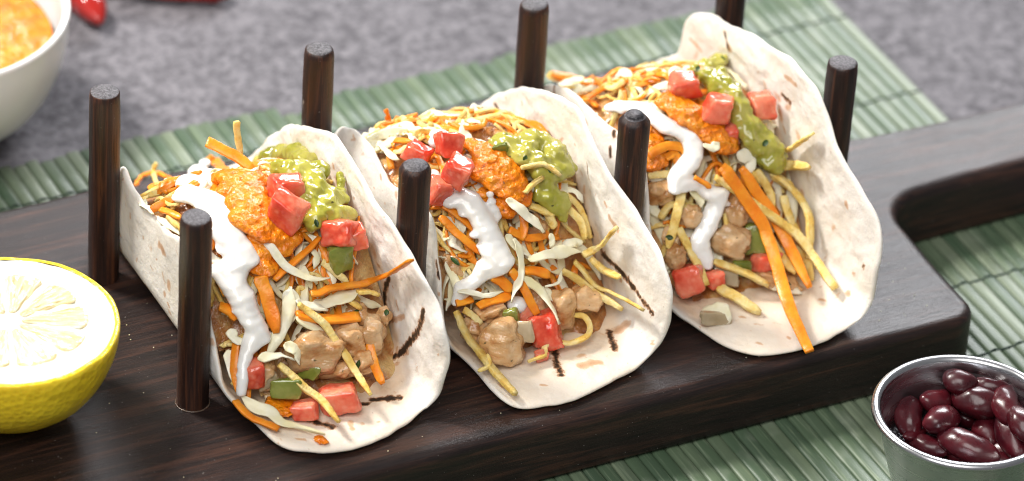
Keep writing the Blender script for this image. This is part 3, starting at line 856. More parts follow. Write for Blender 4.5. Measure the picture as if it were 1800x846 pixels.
D_SAUCE = [
 [[-7.0,6.1,38.8,2.06],
  [-5.2,2.6,40.5,2.57],
  [-2.9,0.3,40.8,2.57],
  [0.1,-0.4,40.5,2.57],
  [-8.2,-1.8,40.4,2.57],
  [-6.3,-4.8,40.7,2.88],
  [-2.8,-5.7,40.3,2.88],
  [-8.8,-8.0,40.3,2.57],
  [-6.7,-10.6,40.2,2.88],
  [-3.1,-10.0,40.1,2.57],
  [-8.5,-13.5,39.5,2.57],
  [-6.0,-15.3,38.8,2.78],
  [-6.4,-18.7,37.5,2.06],
  [-10.3,-14.0,39.1,1.54],
  [-10.2,-12.7,39.4,2.57],
  [-7.8,-14.8,39.0,2.06],
  [-7.8,-18.4,38.3,1.75],
  [-7.0,-20.4,37.5,1.34],
  [-1.7,-15.9,36.9,3.09],
  [0.4,-18.6,35.0,3.09],
  [-2.3,-19.9,33.5,3.09],
  [-8.2,-19.6,33.6,2.57],
  [-9.9,-17.2,35.0,2.06],
  [-7.8,-22.5,30.5,3.09],
  [-11.0,-21.1,31.7,2.06]],
 [[-3.3,-5.3,40.2,1.75],
  [-2.1,-8.7,40.3,2.26],
  [0.3,-10.9,40.4,2.37],
  [-2.8,-13.6,39.8,2.57],
  [0.5,-15.0,39.3,2.78],
  [-1.7,-17.5,37.7,2.88],
  [2.3,-17.4,37.8,2.88],
  [0.6,-19.9,36.2,2.78],
  [3.4,-19.9,36.1,2.37],
  [3.4,-22.4,33.9,2.37],
  [1.1,-22.5,34.0,2.57],
  [3.7,-24.3,32.6,1.34],
  [-1.1,-22.3,35.0,1.85],
  [-5.0,-16.1,37.6,2.06],
  [-5.3,-13.1,38.9,2.06],
  [-1.2,-23.0,30.6,2.57],
  [-3.0,-21.8,32.1,1.85],
  [-5.1,-2.1,39.9,1.54]],
 [[-6.3,-6.5,40.6,2.34],
  [-5.6,-9.7,40.5,2.66],
  [-4.4,-13.2,40.4,2.87],
  [-1.8,-14.2,39.1,2.66],
  [-2.8,-16.3,38.0,2.87],
  [-0.4,-17.7,37.0,2.87],
  [-1.8,-19.4,35.9,2.34],
  [0.9,-20.2,35.1,2.66],
  [1.1,-22.2,33.6,2.34],
  [3.8,-20.7,34.0,2.13],
  [-6.1,-14.3,38.9,2.13],
  [-8.8,-6.7,40.1,1.6],
  [2.8,-15.1,37.2,2.13],
  [3.8,-22.1,32.3,1.92],
  [-15.2,-14.9,34.5,2.66],
  [-15.3,-19.2,31.4,2.13],
  [-17.7,-19.2,30.7,2.13]]]
D_CHUNK = [
 [["tomato",[4.3,-8.8,42.6],8.5,7.7],
  ["tomato",[0.3,-17.4,41.6],9.3,8.7],
  ["tomato",[12.8,-22.7,35.6],7.7,7.7],
  ["tomato",[16.9,-23.6,33.9],5.7,6.2],
  ["chicken",[-0.0,-37.8,13.3],13.0,11.7],
  ["chicken",[9.0,-36.9,13.5],8.0,9.3],
  ["chicken",[15.6,-37.1,12.9],6.8,9.9],
  ["chicken",[11.2,-41.1,8.6],7.4,7.4],
  ["chicken",[4.2,-40.6,8.0],9.3,5.6],
  ["chicken",[-14.8,-37.5,10.5],7.4,8.0],
  ["chicken",[20.6,-33.3,14.9],3.7,4.9],
  ["pepper",[-10.6,-44.2,8.8],8.0,6.8],
  ["pepper",[-3.4,-41.2,9.8],5.6,4.9],
  ["pepper",[11.9,-25.1,29.5],6.7,8.7],
  ["tomato",[1.3,-48.5,5.3],9.3,8.0],
  ["tomato",[-8.1,-48.9,4.9],6.8,4.9],
  ["tomato",[-16.9,-38.4,11.7],5.6,7.4],
  ["tomato",[-1.9,-16.5,34.8],4.1,4.1],
  ["onion",[-14.3,-40.6,9.5],5.6,4.3],
  ["sauce_pool",[-12.3,-45.3,4.8],8.6,6.8],
  ["sauce_pool",[-8.1,-59.2,2.7],3.7,2.2],
  ["chicken",[13.2,-32.0,16.1],7.4,7.4]],
 [["chicken",[-11.7,-45.0,7.2],11.4,12.0],
  ["chicken",[7.3,-40.2,9.4],6.9,10.6],
  ["chicken",[14.4,-39.7,9.8],8.0,7.2],
  ["chicken",[-11.8,-37.6,11.6],7.4,5.9],
  ["chicken",[-16.8,-38.5,8.4],5.9,6.9],
  ["chicken",[2.3,-36.6,10.3],6.4,6.4],
  ["tomato",[0.5,-44.1,6.8],8.0,10.1],
  ["tomato",[-2.7,-39.6,9.5],6.4,6.4],
  ["onion",[-6.4,-46.0,9.3],4.8,6.9],
  ["pepper",[-7.9,-42.2,12.0],4.3,5.9],
  ["tomato",[-3.1,-49.9,3.9],3.7,2.7],
  ["tomato",[-10.3,-8.2,43.0],7.9,7.5],
  ["tomato",[-12.4,-17.4,42.0],7.5,7.2],
  ["tomato",[-16.6,-3.3,39.4],6.9,6.2],
  ["tomato",[-17.1,-17.1,37.2],6.5,6.9],
  ["chicken",[-17.7,-27.1,20.5],4.3,6.4],
  ["chicken",[6.2,-24.9,24.8],6.2,6.2],
  ["pepper",[1.9,-12.1,41.4],4.6,3.6]],
 [["chicken",[1.6,-31.3,18.4],7.6,8.7],
  ["chicken",[-1.7,-35.7,13.4],10.5,8.7],
  ["chicken",[-10.9,-30.0,19.7],6.4,6.4],
  ["chicken",[-17.7,-35.8,12.8],5.2,7.0],
  ["chicken",[-16.9,-23.7,24.7],6.4,7.0],
  ["chicken",[-16.9,-31.4,15.4],5.2,5.8],
  ["pepper",[5.2,-36.7,13.0],6.4,8.2],
  ["pepper",[-0.9,-41.3,8.2],5.2,5.2],
  ["tomato",[5.7,-41.4,8.7],8.2,5.2],
  ["tomato",[-16.6,-40.6,8.5],7.6,8.2],
  ["tomato",[-9.3,-41.6,7.1],5.2,5.2],
  ["onion",[-5.7,-41.7,6.9],6.4,5.2],
  ["tomato",[-1.8,-6.3,42.9],8.8,6.4],
  ["tomato",[2.3,-16.5,41.5],7.7,7.7],
  ["tomato",[16.6,-14.1,37.4],6.7,8.0],
  ["tomato",[5.0,-19.4,34.8],5.3,4.8],
  ["chicken",[9.4,-46.5,3.9],7.6,3.5],
  ["chicken",[5.7,-43.3,4.9],8.2,4.7],
  ["onion",[-14.3,-53.0,3.8],8.5,4.9]]]
D_MARK = [
 [["char","in",1.36,[[42.8,-29.6],[36.9,-27.5],[33.6,-28.7]]],
  ["char","in",1.48,[[45.6,-49.2],[39.1,-47.3],[31.0,-42.0],[21.2,-37.0]]],
  ["char","in",1.36,[[10.8,-48.4],[13.1,-49.1],[17.5,-50.3]]],
  ["char","in",1.11,[[4.7,-48.7],[8.9,-49.5]]],
  ["char","in",1.24,[[-7.3,-50.4],[-3.1,-54.9]]],
  ["toast","in",1.48,[[31.9,-32.9],[37.0,-38.7]]],
  ["toast","in",1.36,[[22.4,-39.9],[23.1,-40.3]]],
  ["toast","in",1.48,[[1.8,-54.8],[1.2,-57.6]]],
  ["toast","in",1.61,[[4.3,-56.6],[4.6,-56.5]]],
  ["toast","in",0.99,[[-13.4,-55.9],[-11.7,-57.2]]],
  ["toast","in",0.99,[[37.6,-56.6],[37.6,-56.9]]],
  ["toast","out",2.68,[[-45.3,1.4],[-45.9,-2.4]]],
  ["toast","in",0.93,[[43.0,-23.6],[43.2,-24.9]]],
  ["toast","in",0.72,[[53.8,-8.9],[54.1,-9.5]]],
  ["toast","in",0.62,[[50.5,-13.4],[50.6,-13.8]]],
  ["char","in",0.51,[[53.2,1.2],[52.0,0.8]]],
  ["toast","in",0.93,[[56.5,3.4],[55.2,3.0]]]],
 [["char","in",1.28,[[36.3,-31.6],[35.8,-40.3],[34.8,-48.5],[34.0,-53.1],[33.3,-57.2]]],
  ["char","in",1.28,[[19.0,-45.5],[17.7,-49.1],[16.6,-52.9]]],
  ["char","in",1.38,[[3.0,-44.8],[0.9,-50.6],[-1.2,-57.6]]],
  ["char","in",1.38,[[20.1,-37.1],[20.2,-37.6]]],
  ["toast","in",2.98,[[5.4,-56.2],[10.1,-56.3]]],
  ["toast","in",2.98,[[21.0,-47.7],[24.1,-48.0]]],
  ["toast","in",1.28,[[25.8,-59.2],[26.2,-59.8]]],
  ["toast","in",0.96,[[-7.8,-59.1],[-6.6,-60.0]]],
  ["toast","in",0.74,[[13.7,-60.7],[13.8,-60.8]]],
  ["char","in",0.72,[[42.4,31.2],[41.0,27.4],[38.8,21.7]]],
  ["char","in",0.93,[[52.8,-0.6],[51.5,-3.5],[50.4,-6.0]]],
  ["char","in",0.82,[[46.7,-12.7],[43.6,-18.8],[37.9,-26.4]]],
  ["toast","in",0.93,[[54.2,14.8],[54.2,14.2]]],
  ["char","in",0.36,[[56.1,-19.9],[52.0,-22.2]]],
  ["toast","in",1.54,[[48.3,-33.8],[46.6,-38.0]]],
  ["toast","in",1.03,[[26.0,45.3],[26.0,44.5]]],
  ["char","out",0.91,[[-45.3,11.3],[-42.4,8.8],[-41.5,3.5]]],
  ["toast","out",1.4,[[-51.7,0.4],[-51.0,-0.1]]],
  ["toast","out",0.82,[[-53.0,17.6],[-52.7,17.4]]],
  ["toast","out",0.58,[[-46.3,20.4],[-45.8,20.3]]],
  ["toast","out",0.58,[[-49.2,24.5],[-49.1,24.3]]],
  ["toast","out",0.58,[[-46.1,3.2],[-46.1,2.9]]],
  ["toast","out",0.66,[[-44.2,-4.6],[-44.2,-5.0]]],
  ["char","out",0.96,[[-46.3,-32.5],[-42.4,-33.4],[-40.8,-36.7]]],
  ["toast","out",1.28,[[-38.1,-35.0],[-38.3,-35.7]]]],
 [["char","in",0.96,[[59.4,14.1],[57.8,12.4],[56.4,11.0]]],
  ["char","in",0.53,[[54.8,-7.2],[53.8,-10.3]]],
  ["char","in",0.85,[[57.7,-15.2],[57.4,-19.1]]],
  ["toast","in",1.28,[[46.2,32.8],[46.1,26.4]]],
  ["toast","in",0.96,[[56.5,3.2],[56.6,2.8]]],
  ["toast","in",1.49,[[63.8,-15.8],[65.1,-22.2]]],
  ["toast","in",2.13,[[56.8,11.3],[56.6,10.1]]],
  ["toast","in",1.75,[[46.0,-51.1],[45.4,-51.8]]],
  ["toast","in",1.63,[[22.8,-58.2],[22.8,-58.8]]],
  ["toast","in",1.05,[[15.8,-53.8],[16.5,-55.0]]],
  ["toast","in",1.52,[[29.0,-57.9],[29.0,-58.4]]],
  ["char","in",0.93,[[33.6,-61.6],[33.5,-62.0]]],
  ["toast","in",1.05,[[-0.1,-65.2],[0.1,-65.6]]],
  ["toast","in",0.93,[[-7.1,-52.6],[-6.3,-53.6]]],
  ["toast","in",1.17,[[-8.6,-63.9],[-7.8,-64.7]]],
  ["toast","in",0.93,[[39.5,-41.0],[39.4,-41.4]]],
  ["char","out",0.58,[[-52.2,20.5],[-50.1,19.9]]],
  ["char","out",0.91,[[-59.9,-10.6],[-56.5,-11.6]]],
  ["char","out",0.99,[[-52.7,-11.1],[-50.7,-11.9]]],
  ["toast","out",1.81,[[-53.0,2.9],[-52.9,2.3]]],
  ["toast","out",2.47,[[-45.5,-7.6],[-45.7,-10.3]]],
  ["char","out",0.58,[[-44.1,-35.6],[-42.9,-36.0]]]]]

def rim_radius(k):
    a = np.array([p[0] for p in D_RIM[k]]); r = np.maximum(np.array([p[1] for p in D_RIM[k]]), 47.0)
    a3 = np.concatenate([a - 2 * math.pi, a, a + 2 * math.pi]); r3 = np.tile(r, 3)
    g = np.linspace(-math.pi, math.pi, 720, endpoint=False)
    v = np.interp(g, a3, r3)
    w = np.exp(-0.5 * (np.arange(-12, 13) / 4.0) ** 2); w /= w.sum()
    v = np.convolve(np.concatenate([v[-12:], v, v[:12]]), w, 'valid')
    return g, v

def seg_dist(P, a, b):
    ab = b - a; t = np.clip(((P - a) @ ab) / max(ab @ ab, 1e-9), 0, 1)
    return np.linalg.norm(P - (a + t[:, None] * ab), axis=1)

def make_tortilla(k, parent):
    g, rv = rim_radius(k)
    NT, NR = 540, 112
    th = np.linspace(-math.pi, math.pi, NT, endpoint=False)
    rr = np.interp(th, np.append(g, math.pi), np.append(rv, rv[0]))
    rr = rr + np.array([0.55 * noise.noise(Vector((math.cos(t) * 6, math.sin(t) * 6, k * 9.0))) + 0.3 * noise.noise(Vector((math.cos(t) * 17, math.sin(t) * 17, k * 5.0))) for t in th])
    rho = np.concatenate([np.linspace(0.012, 0.965, NR - 8), [0.975, 0.983, 0.989, 0.9935, 0.9965, 0.9985, 0.9996, 1.0]])
    Q = rho[:, None] * rr[None, :] * np.cos(th)[None, :]
    Y = rho[:, None] * rr[None, :] * np.sin(th)[None, :]
    def mid(q, y):
        x, z = section(k, q.ravel()); y = y.ravel()
        P = np.stack([x, y, z], 1)
        return P
    e = 0.05
    P = mid(Q, Y); Pq = (mid(Q + e, Y) - mid(Q - e, Y)) / (2 * e); Py = np.tile((0, 1.0, 0), (len(P), 1))
    Nrm = np.cross(Pq, Py); Nrm /= np.linalg.norm(Nrm, axis=1)[:, None]       # points into the fold
    # soft waves, puffs
    d = np.empty(len(P)); d2 = np.empty(len(P))
    for i, p in enumerate(P):
        v = Vector((Q.flat[i] * 0.045, Y.flat[i] * 0.045, k * 13.0))
        d[i] = noise.noise(v) * 1.1 + noise.noise(v * 2.7) * 0.45
        d2[i] = noise.noise(v * 5.0) * 0.26 + noise.noise(v * 9.0) * 0.20 + noise.noise(v * 17.0) * 0.10
    hgt = np.clip((P[:, 2] - 2) / 14, 0, 1)
    rhov = np.repeat(rho, NT)
    edge = np.clip((rhov - 0.72) / 0.28, 0, 1)
    D = d * (0.25 + 0.75 * hgt) * (0.6 + 0.9 * edge); D[P[:, 2] < 3] = np.abs(D[P[:, 2] < 3]) * 0.8
    # the front lip opens outwards a little; the upper rim of the far wall curls
    front = np.clip((-Y.ravel() - 34) / 30, 0, 1)
    D -= front * hgt * 1.5
    P = P + Nrm * D[:, None]
    t2 = 0.92 * (1 + 0.18 * d) * np.sqrt(np.clip(1 - np.clip((rhov - 0.975) / 0.025, 0, 1) ** 2, 0, 1)) * (1 - 0.25 * np.clip((rhov - 0.9) / 0.1, 0, 1))
    Pin = P + Nrm * (t2 + d2 * (rhov < 0.97))[:, None]
    Pout = P - Nrm * t2[:, None]
    Pout[:, 2] = np.maximum(Pout[:, 2], 0.06); Pin[:, 2] = np.maximum(Pin[:, 2], 0.1)
    n = len(P)
    V = np.vstack([Pin, Pout[: n - NT]])
    F = []
    for i in range(NR - 1):
        for j in range(NT):
            j2 = (j + 1) % NT
            F.append((i * NT + j, (i + 1) * NT + j, (i + 1) * NT + j2, i * NT + j2))
            o = lambda a, b: (n + a * NT + b) if a < NR - 1 else a * NT + b
            F.append((o(i, j), o(i, j2), o(i + 1, j2), o(i + 1, j)))
    F.append(tuple(range(NT))); F.append(tuple(n + j for j in range(NT - 1, -1, -1)))
    me = mesh('tortilla', V, F, M['tortilla'])
    # griddle marks: toast (r) and char (g)
    QY = np.stack([Q.ravel(), Y.ravel()], 1)
    toast = {s: np.zeros(n) for s in ('in', 'out')}; char = {s: np.zeros(n) for s in ('in', 'out')}
    wob = 1.0 + 0.6 * np.array([noise.noise(Vector((a_ * 0.5, b_ * 0.5, k * 3.0))) for a_, b_ in QY])
    for kd, side, w, pts in D_MARK[k]:
        pts = np.array(pts, float); best = np.full(n, 1e9)
        if len(pts) == 1: pts = np.vstack([pts, pts + 0.1])
        for a, b in zip(pts[:-1], pts[1:]): best = np.minimum(best, seg_dist(QY, a, b))
        h = w / 2 * wob
        v = np.clip(1.15 - best / (h * (1.35 if kd == 'toast' else 2.0)), 0, 1)
        tgt = toast if kd == 'toast' else char
        tgt[side] = np.maximum(tgt[side], v * (0.95 if kd == 'toast' else 0.74))
        if kd == 'char': toast[side] = np.maximum(toast[side], np.clip(0.85 - best / (h * 4.2), 0, 1) * 0.8)
    r = random.Random(50 + k)
    for side in ('in', 'out'):
        for _ in range(230 if side == 'in' else 210):
            a = r.uniform(0, 6.283); R = 60 * math.sqrt(r.random()); c0 = np.array((R * math.cos(a), R * math.sin(a)))
            u = r.uniform(0, math.pi); ln = r.uniform(0.2, 1.3); ax = np.array((math.cos(u), math.sin(u))) * ln
            s = r.choice((0.35, 0.4, 0.5, 0.6, 0.8, 1.1, 1.7)) * (1.0 if side == 'in' else 1.25); v = np.clip(1.1 - seg_dist(QY, c0 - ax, c0 + ax) / s, 0, 1) * r.uniform(0.4, 0.95)
            toast[side] = np.maximum(toast[side], v)
    at = me.color_attributes.new('marks', 'FLOAT_COLOR', 'POINT')
    Cc = np.zeros((len(V), 4), np.float32); Cc[:, 3] = 1
    sx, sz = section(k, Q.ravel())
    wetn = np.array([noise.noise(Vector((a_ * 0.22, b_ * 0.22, 7.0 + k))) for a_, b_ in QY])
    Cc[:n, 2] = np.clip((mound(k, sx, Y.ravel() + 4.0 + 5.0 * wetn) - sz + 1.0) / 5.0, 0, 1)
    Cc[:n, 0] = toast['in']; Cc[:n, 1] = char['in']; Cc[n:, 0] = toast['out'][: n - NT]; Cc[n:, 1] = char['out'][: n - NT]
    at.data.foreach_set('color', Cc.ravel())
    return link('tortilla', me, parent)

def make_heap(k, parent):
    xl, rl, xr, rr = SEC[k]
    nx, ny = 60, 120
    V = []
    for i in range(ny):
        y = -22 - 30 + (88 + 22) * i / (ny - 1)
        for j in range(nx):
            x = xl + 1.2 + (xr - xl - 2.6) * j / (nx - 1) - 30
            z = float(mound(k, x, y)) - 2.6 + 1.5 * noise.noise(Vector((x * 0.16, y * 0.16, k * 4.0))) + 0.8 * noise.noise(Vector((x * 0.4, y * 0.4, k)))
            V.append((x, y, max(z, 0.4)))
    g, rv = rim_radius(k); VA = np.array(V)
    rr_ = np.interp(np.arctan2(VA[:, 1], VA[:, 0]), g, rv)
    ok = (np.hypot(VA[:, 0], VA[:, 1]) < rr_ * 0.80) & (VA[:, 2] > 1.0)
    F = [f for f in grid_faces(ny, nx) if all(ok[i] for i in f)]
    return link('filling', mesh('filling', V, F, M['filling']), parent)

ASP = {'carrot': 0.32, 'potato': 0.46, 'cabbage': 0.11}
def strand_mesh(kind, pts, w, r):
    C = catmull(pts, max(10, int(3.0 * len(pts)) + 6))
    L = np.linalg.norm(np.diff(C, axis=0), axis=1).sum()
    n = int(min(40, max(12, L * 1.1)))
    C = catmull(C[np.linspace(0, len(C) - 1, min(len(C), 9)).astype(int)], n)
    lim = {'carrot': 0.55, 'potato': 0.45, 'cabbage': 0.9}[kind]; s0 = r.uniform(0, 50)
    C = C + np.array([[noise.noise(Vector((i * L / n * 0.16, s0, j * 9.0))) * lim for j in range(3)] for i in range(n)])
    T = np.gradient(C, axis=0); T /= np.linalg.norm(T, axis=1)[:, None] + 1e-9
    view = np.array((-0.39, -0.72, 0.57)); up = np.array((0, 0, 1.0)) * 0.75 + view * 0.5
    tilt = r.uniform(-0.35, 0.35) if kind != 'potato' else r.uniform(-0.9, 0.9)
    tw = r.uniform(-0.3, 0.3) if kind != 'cabbage' else r.uniform(-1.1, 1.1)
    asp = ASP[kind] * r.uniform(0.85, 1.2)
    sd = r.uniform(0, 100)
    V = []
    if kind == 'cabbage': prof = [(-1, .2), (-.8, .9), (-.3, 1), (.3, 1), (.8, .9), (1, .2), (1, -.5), (.5, -1), (-.5, -1), (-1, -.5)]
    else: prof = [(-1, .72), (-.86, 1), (0, 1.03), (.86, 1), (1, .72), (1, 0), (1, -.72), (.86, -1), (0, -1.03), (-.86, -1), (-1, -.72), (-1, 0)]
    t0, t1 = r.uniform(0.55, 1.0), r.uniform(0.3, 0.95)
    for i in range(n):
        s = i / (n - 1)
        B = np.cross(T[i], up); B /= np.linalg.norm(B) + 1e-9; Nn = np.cross(B, T[i])
        a = tilt + tw * (s - 0.5) * 2
        B2 = B * math.cos(a) + Nn * math.sin(a); N2 = -B * math.sin(a) + Nn * math.cos(a)
        tp = 1.0 - (1 - t0) * max(0, 1 - s / 0.14) ** 1.5 - (1 - t1) * max(0, (s - 0.82) / 0.18) ** 1.5
        cup = 0.0
        if kind == 'cabbage': tp *= (1.05 + 0.6 * noise.noise(Vector((s * 2.2, sd, 0)))) * (0.25 + 0.75 * min(1, s / 0.18, (1 - s) / 0.22))
        else: tp *= 1 + 0.10 * noise.noise(Vector((s * 6, sd, 0)))
        hw = w / 2 * tp; hh = max(w * asp / 2, 0.24 if kind == 'cabbage' else 0.38) * (0.75 + 0.25 * tp)
        for pu, pv in prof:
            q = C[i] + B2 * hw * pu + N2 * hh * pv
            if kind == 'cabbage': q = q + N2 * (0.22 * w * (pu * pu) * noise.noise(Vector((s * 4, sd + 3, 0))) + 0.18 * w * noise.noise(Vector((s * 7, pu * 2, sd))))
            rough = {'carrot': 0.10, 'potato': 0.17, 'cabbage': 0.08}[kind]
            q = q + (B2 * pu + N2 * pv) * rough * noise.noise(Vector((q[0] * 1.1, q[1] * 1.1, q[2] * 1.1)))
            V.append(q)
    m_ = len(prof)
    F = grid_faces(n, m_, True) + [tuple(range(m_ - 1, -1, -1)), tuple(range((n - 1) * m_, n * m_))]
    return V, F
NAME = {'carrot': 'carrot_shred', 'potato': 'potato_straw', 'cabbage': 'cabbage_shred'}
def add_strand(kind, pts, w, parent, r):
    V, F = strand_mesh(kind, pts, w, r)
    o = link(NAME[kind], mesh(NAME[kind], V, F, M[kind]), parent)
    return o

ICO = {}
def ico(sub):
    if sub not in ICO:
        b = bmesh.new(); bmesh.ops.create_icosphere(b, subdivisions=sub, radius=1.0)
        b.verts.ensure_lookup_table()
        ICO[sub] = (np.array([v.co[:] for v in b.verts]), [tuple(v.index for v in f.verts) for f in b.faces]); b.free()
    return ICO[sub]

def blob(name, spheres, mat, parent, voxel=0.5, smooth=6, lump=0.0, lscale=0.3, squash=0.75, seed=0, grow=1.0, drips=0.0):
    """soft dollop: overlapping spheres fused and relaxed"""
    iv, jf = ico(2)
    V, F = [], []
    r = random.Random(seed)
    full = []
    for i, s in enumerate(spheres):
        full.append([s[0], s[1], s[2], s[3] * grow])
        for j in range(i + 1, min(i + 3, len(spheres))):
            b = spheres[j]; dd = math.dist(s[:3], b[:3])
            if dd < 9.0:
                for t in (0.33, 0.67): full.append([s[c] + (b[c] - s[c]) * t for c in range(3)] + [(s[3] + (b[3] - s[3]) * t) * grow * 0.97])
    if drips:
        for s in list(full):
            if r.random() < drips:
                a = r.uniform(0, 2 * math.pi); d_ = s[3] * r.uniform(0.6, 1.05)
                full.append([s[0] + math.cos(a) * d_, s[1] + math.sin(a) * d_ * 0.6, s[2] + math.sin(a) * d_ * 0.5 - 0.3, s[3] * r.uniform(0.30, 0.55)])
    for x, y, z, R in full:
        o = len(V)
        for p in iv: V.append((x + p[0] * R, y + p[1] * R, z + p[2] * R * squash))
        F += [tuple(i + o for i in f) for f in jf]
    me = mesh(name, V, F)
    o = bpy.data.objects.new('blob_tmp', me); COL.objects.link(o)
    md = o.modifiers.new('r', 'REMESH'); md.mode = 'VOXEL'; md.voxel_size = voxel * MM
    sm = o.modifiers.new('s', 'SMOOTH'); sm.iterations = smooth; sm.factor = 0.5
    dg = bpy.context.evaluated_depsgraph_get()
    me2 = bpy.data.meshes.new_from_object(o.evaluated_get(dg))
    bpy.data.objects.remove(o); bpy.data.meshes.remove(me)
    me2.name = name
    if lump:
        nv = len(me2.vertices); co = np.empty(nv * 3); me2.vertices.foreach_get('co', co); co = co.reshape(-1, 3)
        nm = np.empty(nv * 3); me2.vertices.foreach_get('normal', nm); nm = nm.reshape(-1, 3)
        d = np.array([noise.noise(Vector(c * 1000 * lscale) + Vector((seed, 0, 0))) + 0.5 * noise.noise(Vector(c * 1000 * lscale * 2.6)) for c in co]) * lump * MM
        me2.vertices.foreach_set('co', (co + nm * d[:, None]).ravel()); me2.update()
    par = list(range(len(me2.vertices)))
    def find(a):
        while par[a] != a: par[a] = par[par[a]]; a = par[a]
        return a
    ed = np.empty(len(me2.edges) * 2, int); me2.edges.foreach_get('vertices', ed)
    for a, b in ed.reshape(-1, 2):
        a, b = find(a), find(b)
        if a != b: par[a] = b
    groups = {}
    for p in me2.polygons: groups.setdefault(find(p.vertices[0]), []).append(tuple(p.vertices))
    co = [tuple(v.co * 1000) for v in me2.vertices]
    for fs in groups.values():
        if len(fs) < 60: continue
        ids = {}
        F = [tuple(ids.setdefault(i, len(ids)) for i in f) for f in fs]
        last = link(name, mesh(name, [co[i] for i in ids], F, mat), parent)
    bpy.data.meshes.remove(me2)
    return last

def chunk_mesh(kind, w, h, r):
    sd = r.uniform(0, 99)
    if kind in ('chicken', 'sauce_pool'):
        iv, F = ico(4)
        rt = Matrix.Rotation(r.uniform(0, 6.28), 3, 'Z')
        V = []
        for p in iv:
            d = 1.02 + 0.30 * noise.noise(Vector(p) * 1.0 + Vector((sd, 0, 0))) + 0.24 * noise.noise(Vector(p) * 2.1 + Vector((0, sd, 0))) + 0.09 * noise.noise(Vector((p[0] * 2, p[1] * 8, p[2] * 8)) + Vector((0, 0, sd)))
            d -= 0.14 * max(0.0, noise.noise(Vector(p) * 1.7 + Vector((sd, 7, 0)))) ** 0.5
            q = np.sign(p) * np.abs(p) ** 0.84
            V.append(tuple(q * d))
        return V, F
    b = bmesh.new(); bmesh.ops.create_cube(b, size=2.0)
    for v in b.verts: v.co += Vector((r.uniform(-.28, .28), r.uniform(-.28, .28), r.uniform(-.25, .25)))
    bmesh.ops.bevel(b, geom=b.edges[:] + b.verts[:], offset=0.36, segments=3, profile=0.5, affect='EDGES')
    bmesh.ops.triangulate(b, faces=b.faces[:])
    bmesh.ops.subdivide_edges(b, edges=b.edges[:], cuts=2, use_grid_fill=True)
    for v in b.verts:
        v.co += v.co.normalized() * (0.22 * noise.noise(v.co * 1.3 + Vector((sd, 0, 0))) + 0.06 * noise.noise(v.co * 4.5 + Vector((sd, 3, 0))))
    b.verts.ensure_lookup_table(); b.verts.index_update()
    V = [tuple(v.co) for v in b.verts]; F = [tuple(v.index for v in f.verts) for f in b.faces]; b.free()
    return V, F
CN = {'tomato': 'tomato_cube', 'chicken': 'chicken_piece', 'pepper': 'green_pepper_piece', 'onion': 'onion_piece', 'sauce_pool': 'sauce_pool'}
def add_chunk(kind, c, w, h, parent, r):
    V, F = chunk_mesh(kind, w, h, r)
    # w is the width seen from the front, h its apparent height
    sx, sz = w / 2, h / 2
    if kind == 'tomato': sc = (sx * 0.92, (sx + sz) * 0.42, sz * 0.88)
    elif kind == 'pepper': sc = (sx * 0.9, sz * 0.35, sz * 0.85)
    elif kind == 'onion': sc = (sx, sz * 0.35, sz * 0.8)
    elif kind == 'sauce_pool': sc = (sx, sz * 1.25, 0.45)
    else: sc = (sx, (sx + sz) * 0.45, sz * 0.95)
    me = mesh(CN[kind], [(p[0] * sc[0], p[1] * sc[1], p[2] * sc[2]) for p in V], F, M['salsa' if kind == 'sauce_pool' else kind])
    o = link(CN[kind], me, parent)
    o.location = [v * MM for v in c]
    if kind == 'sauce_pool': o.rotation_euler = (0, 0, r.uniform(0, 3))
    else: o.rotation_euler = (r.uniform(-0.6, 0.15), r.uniform(-0.35, 0.35), -0.45 + r.uniform(-0.5, 0.5))
    return o

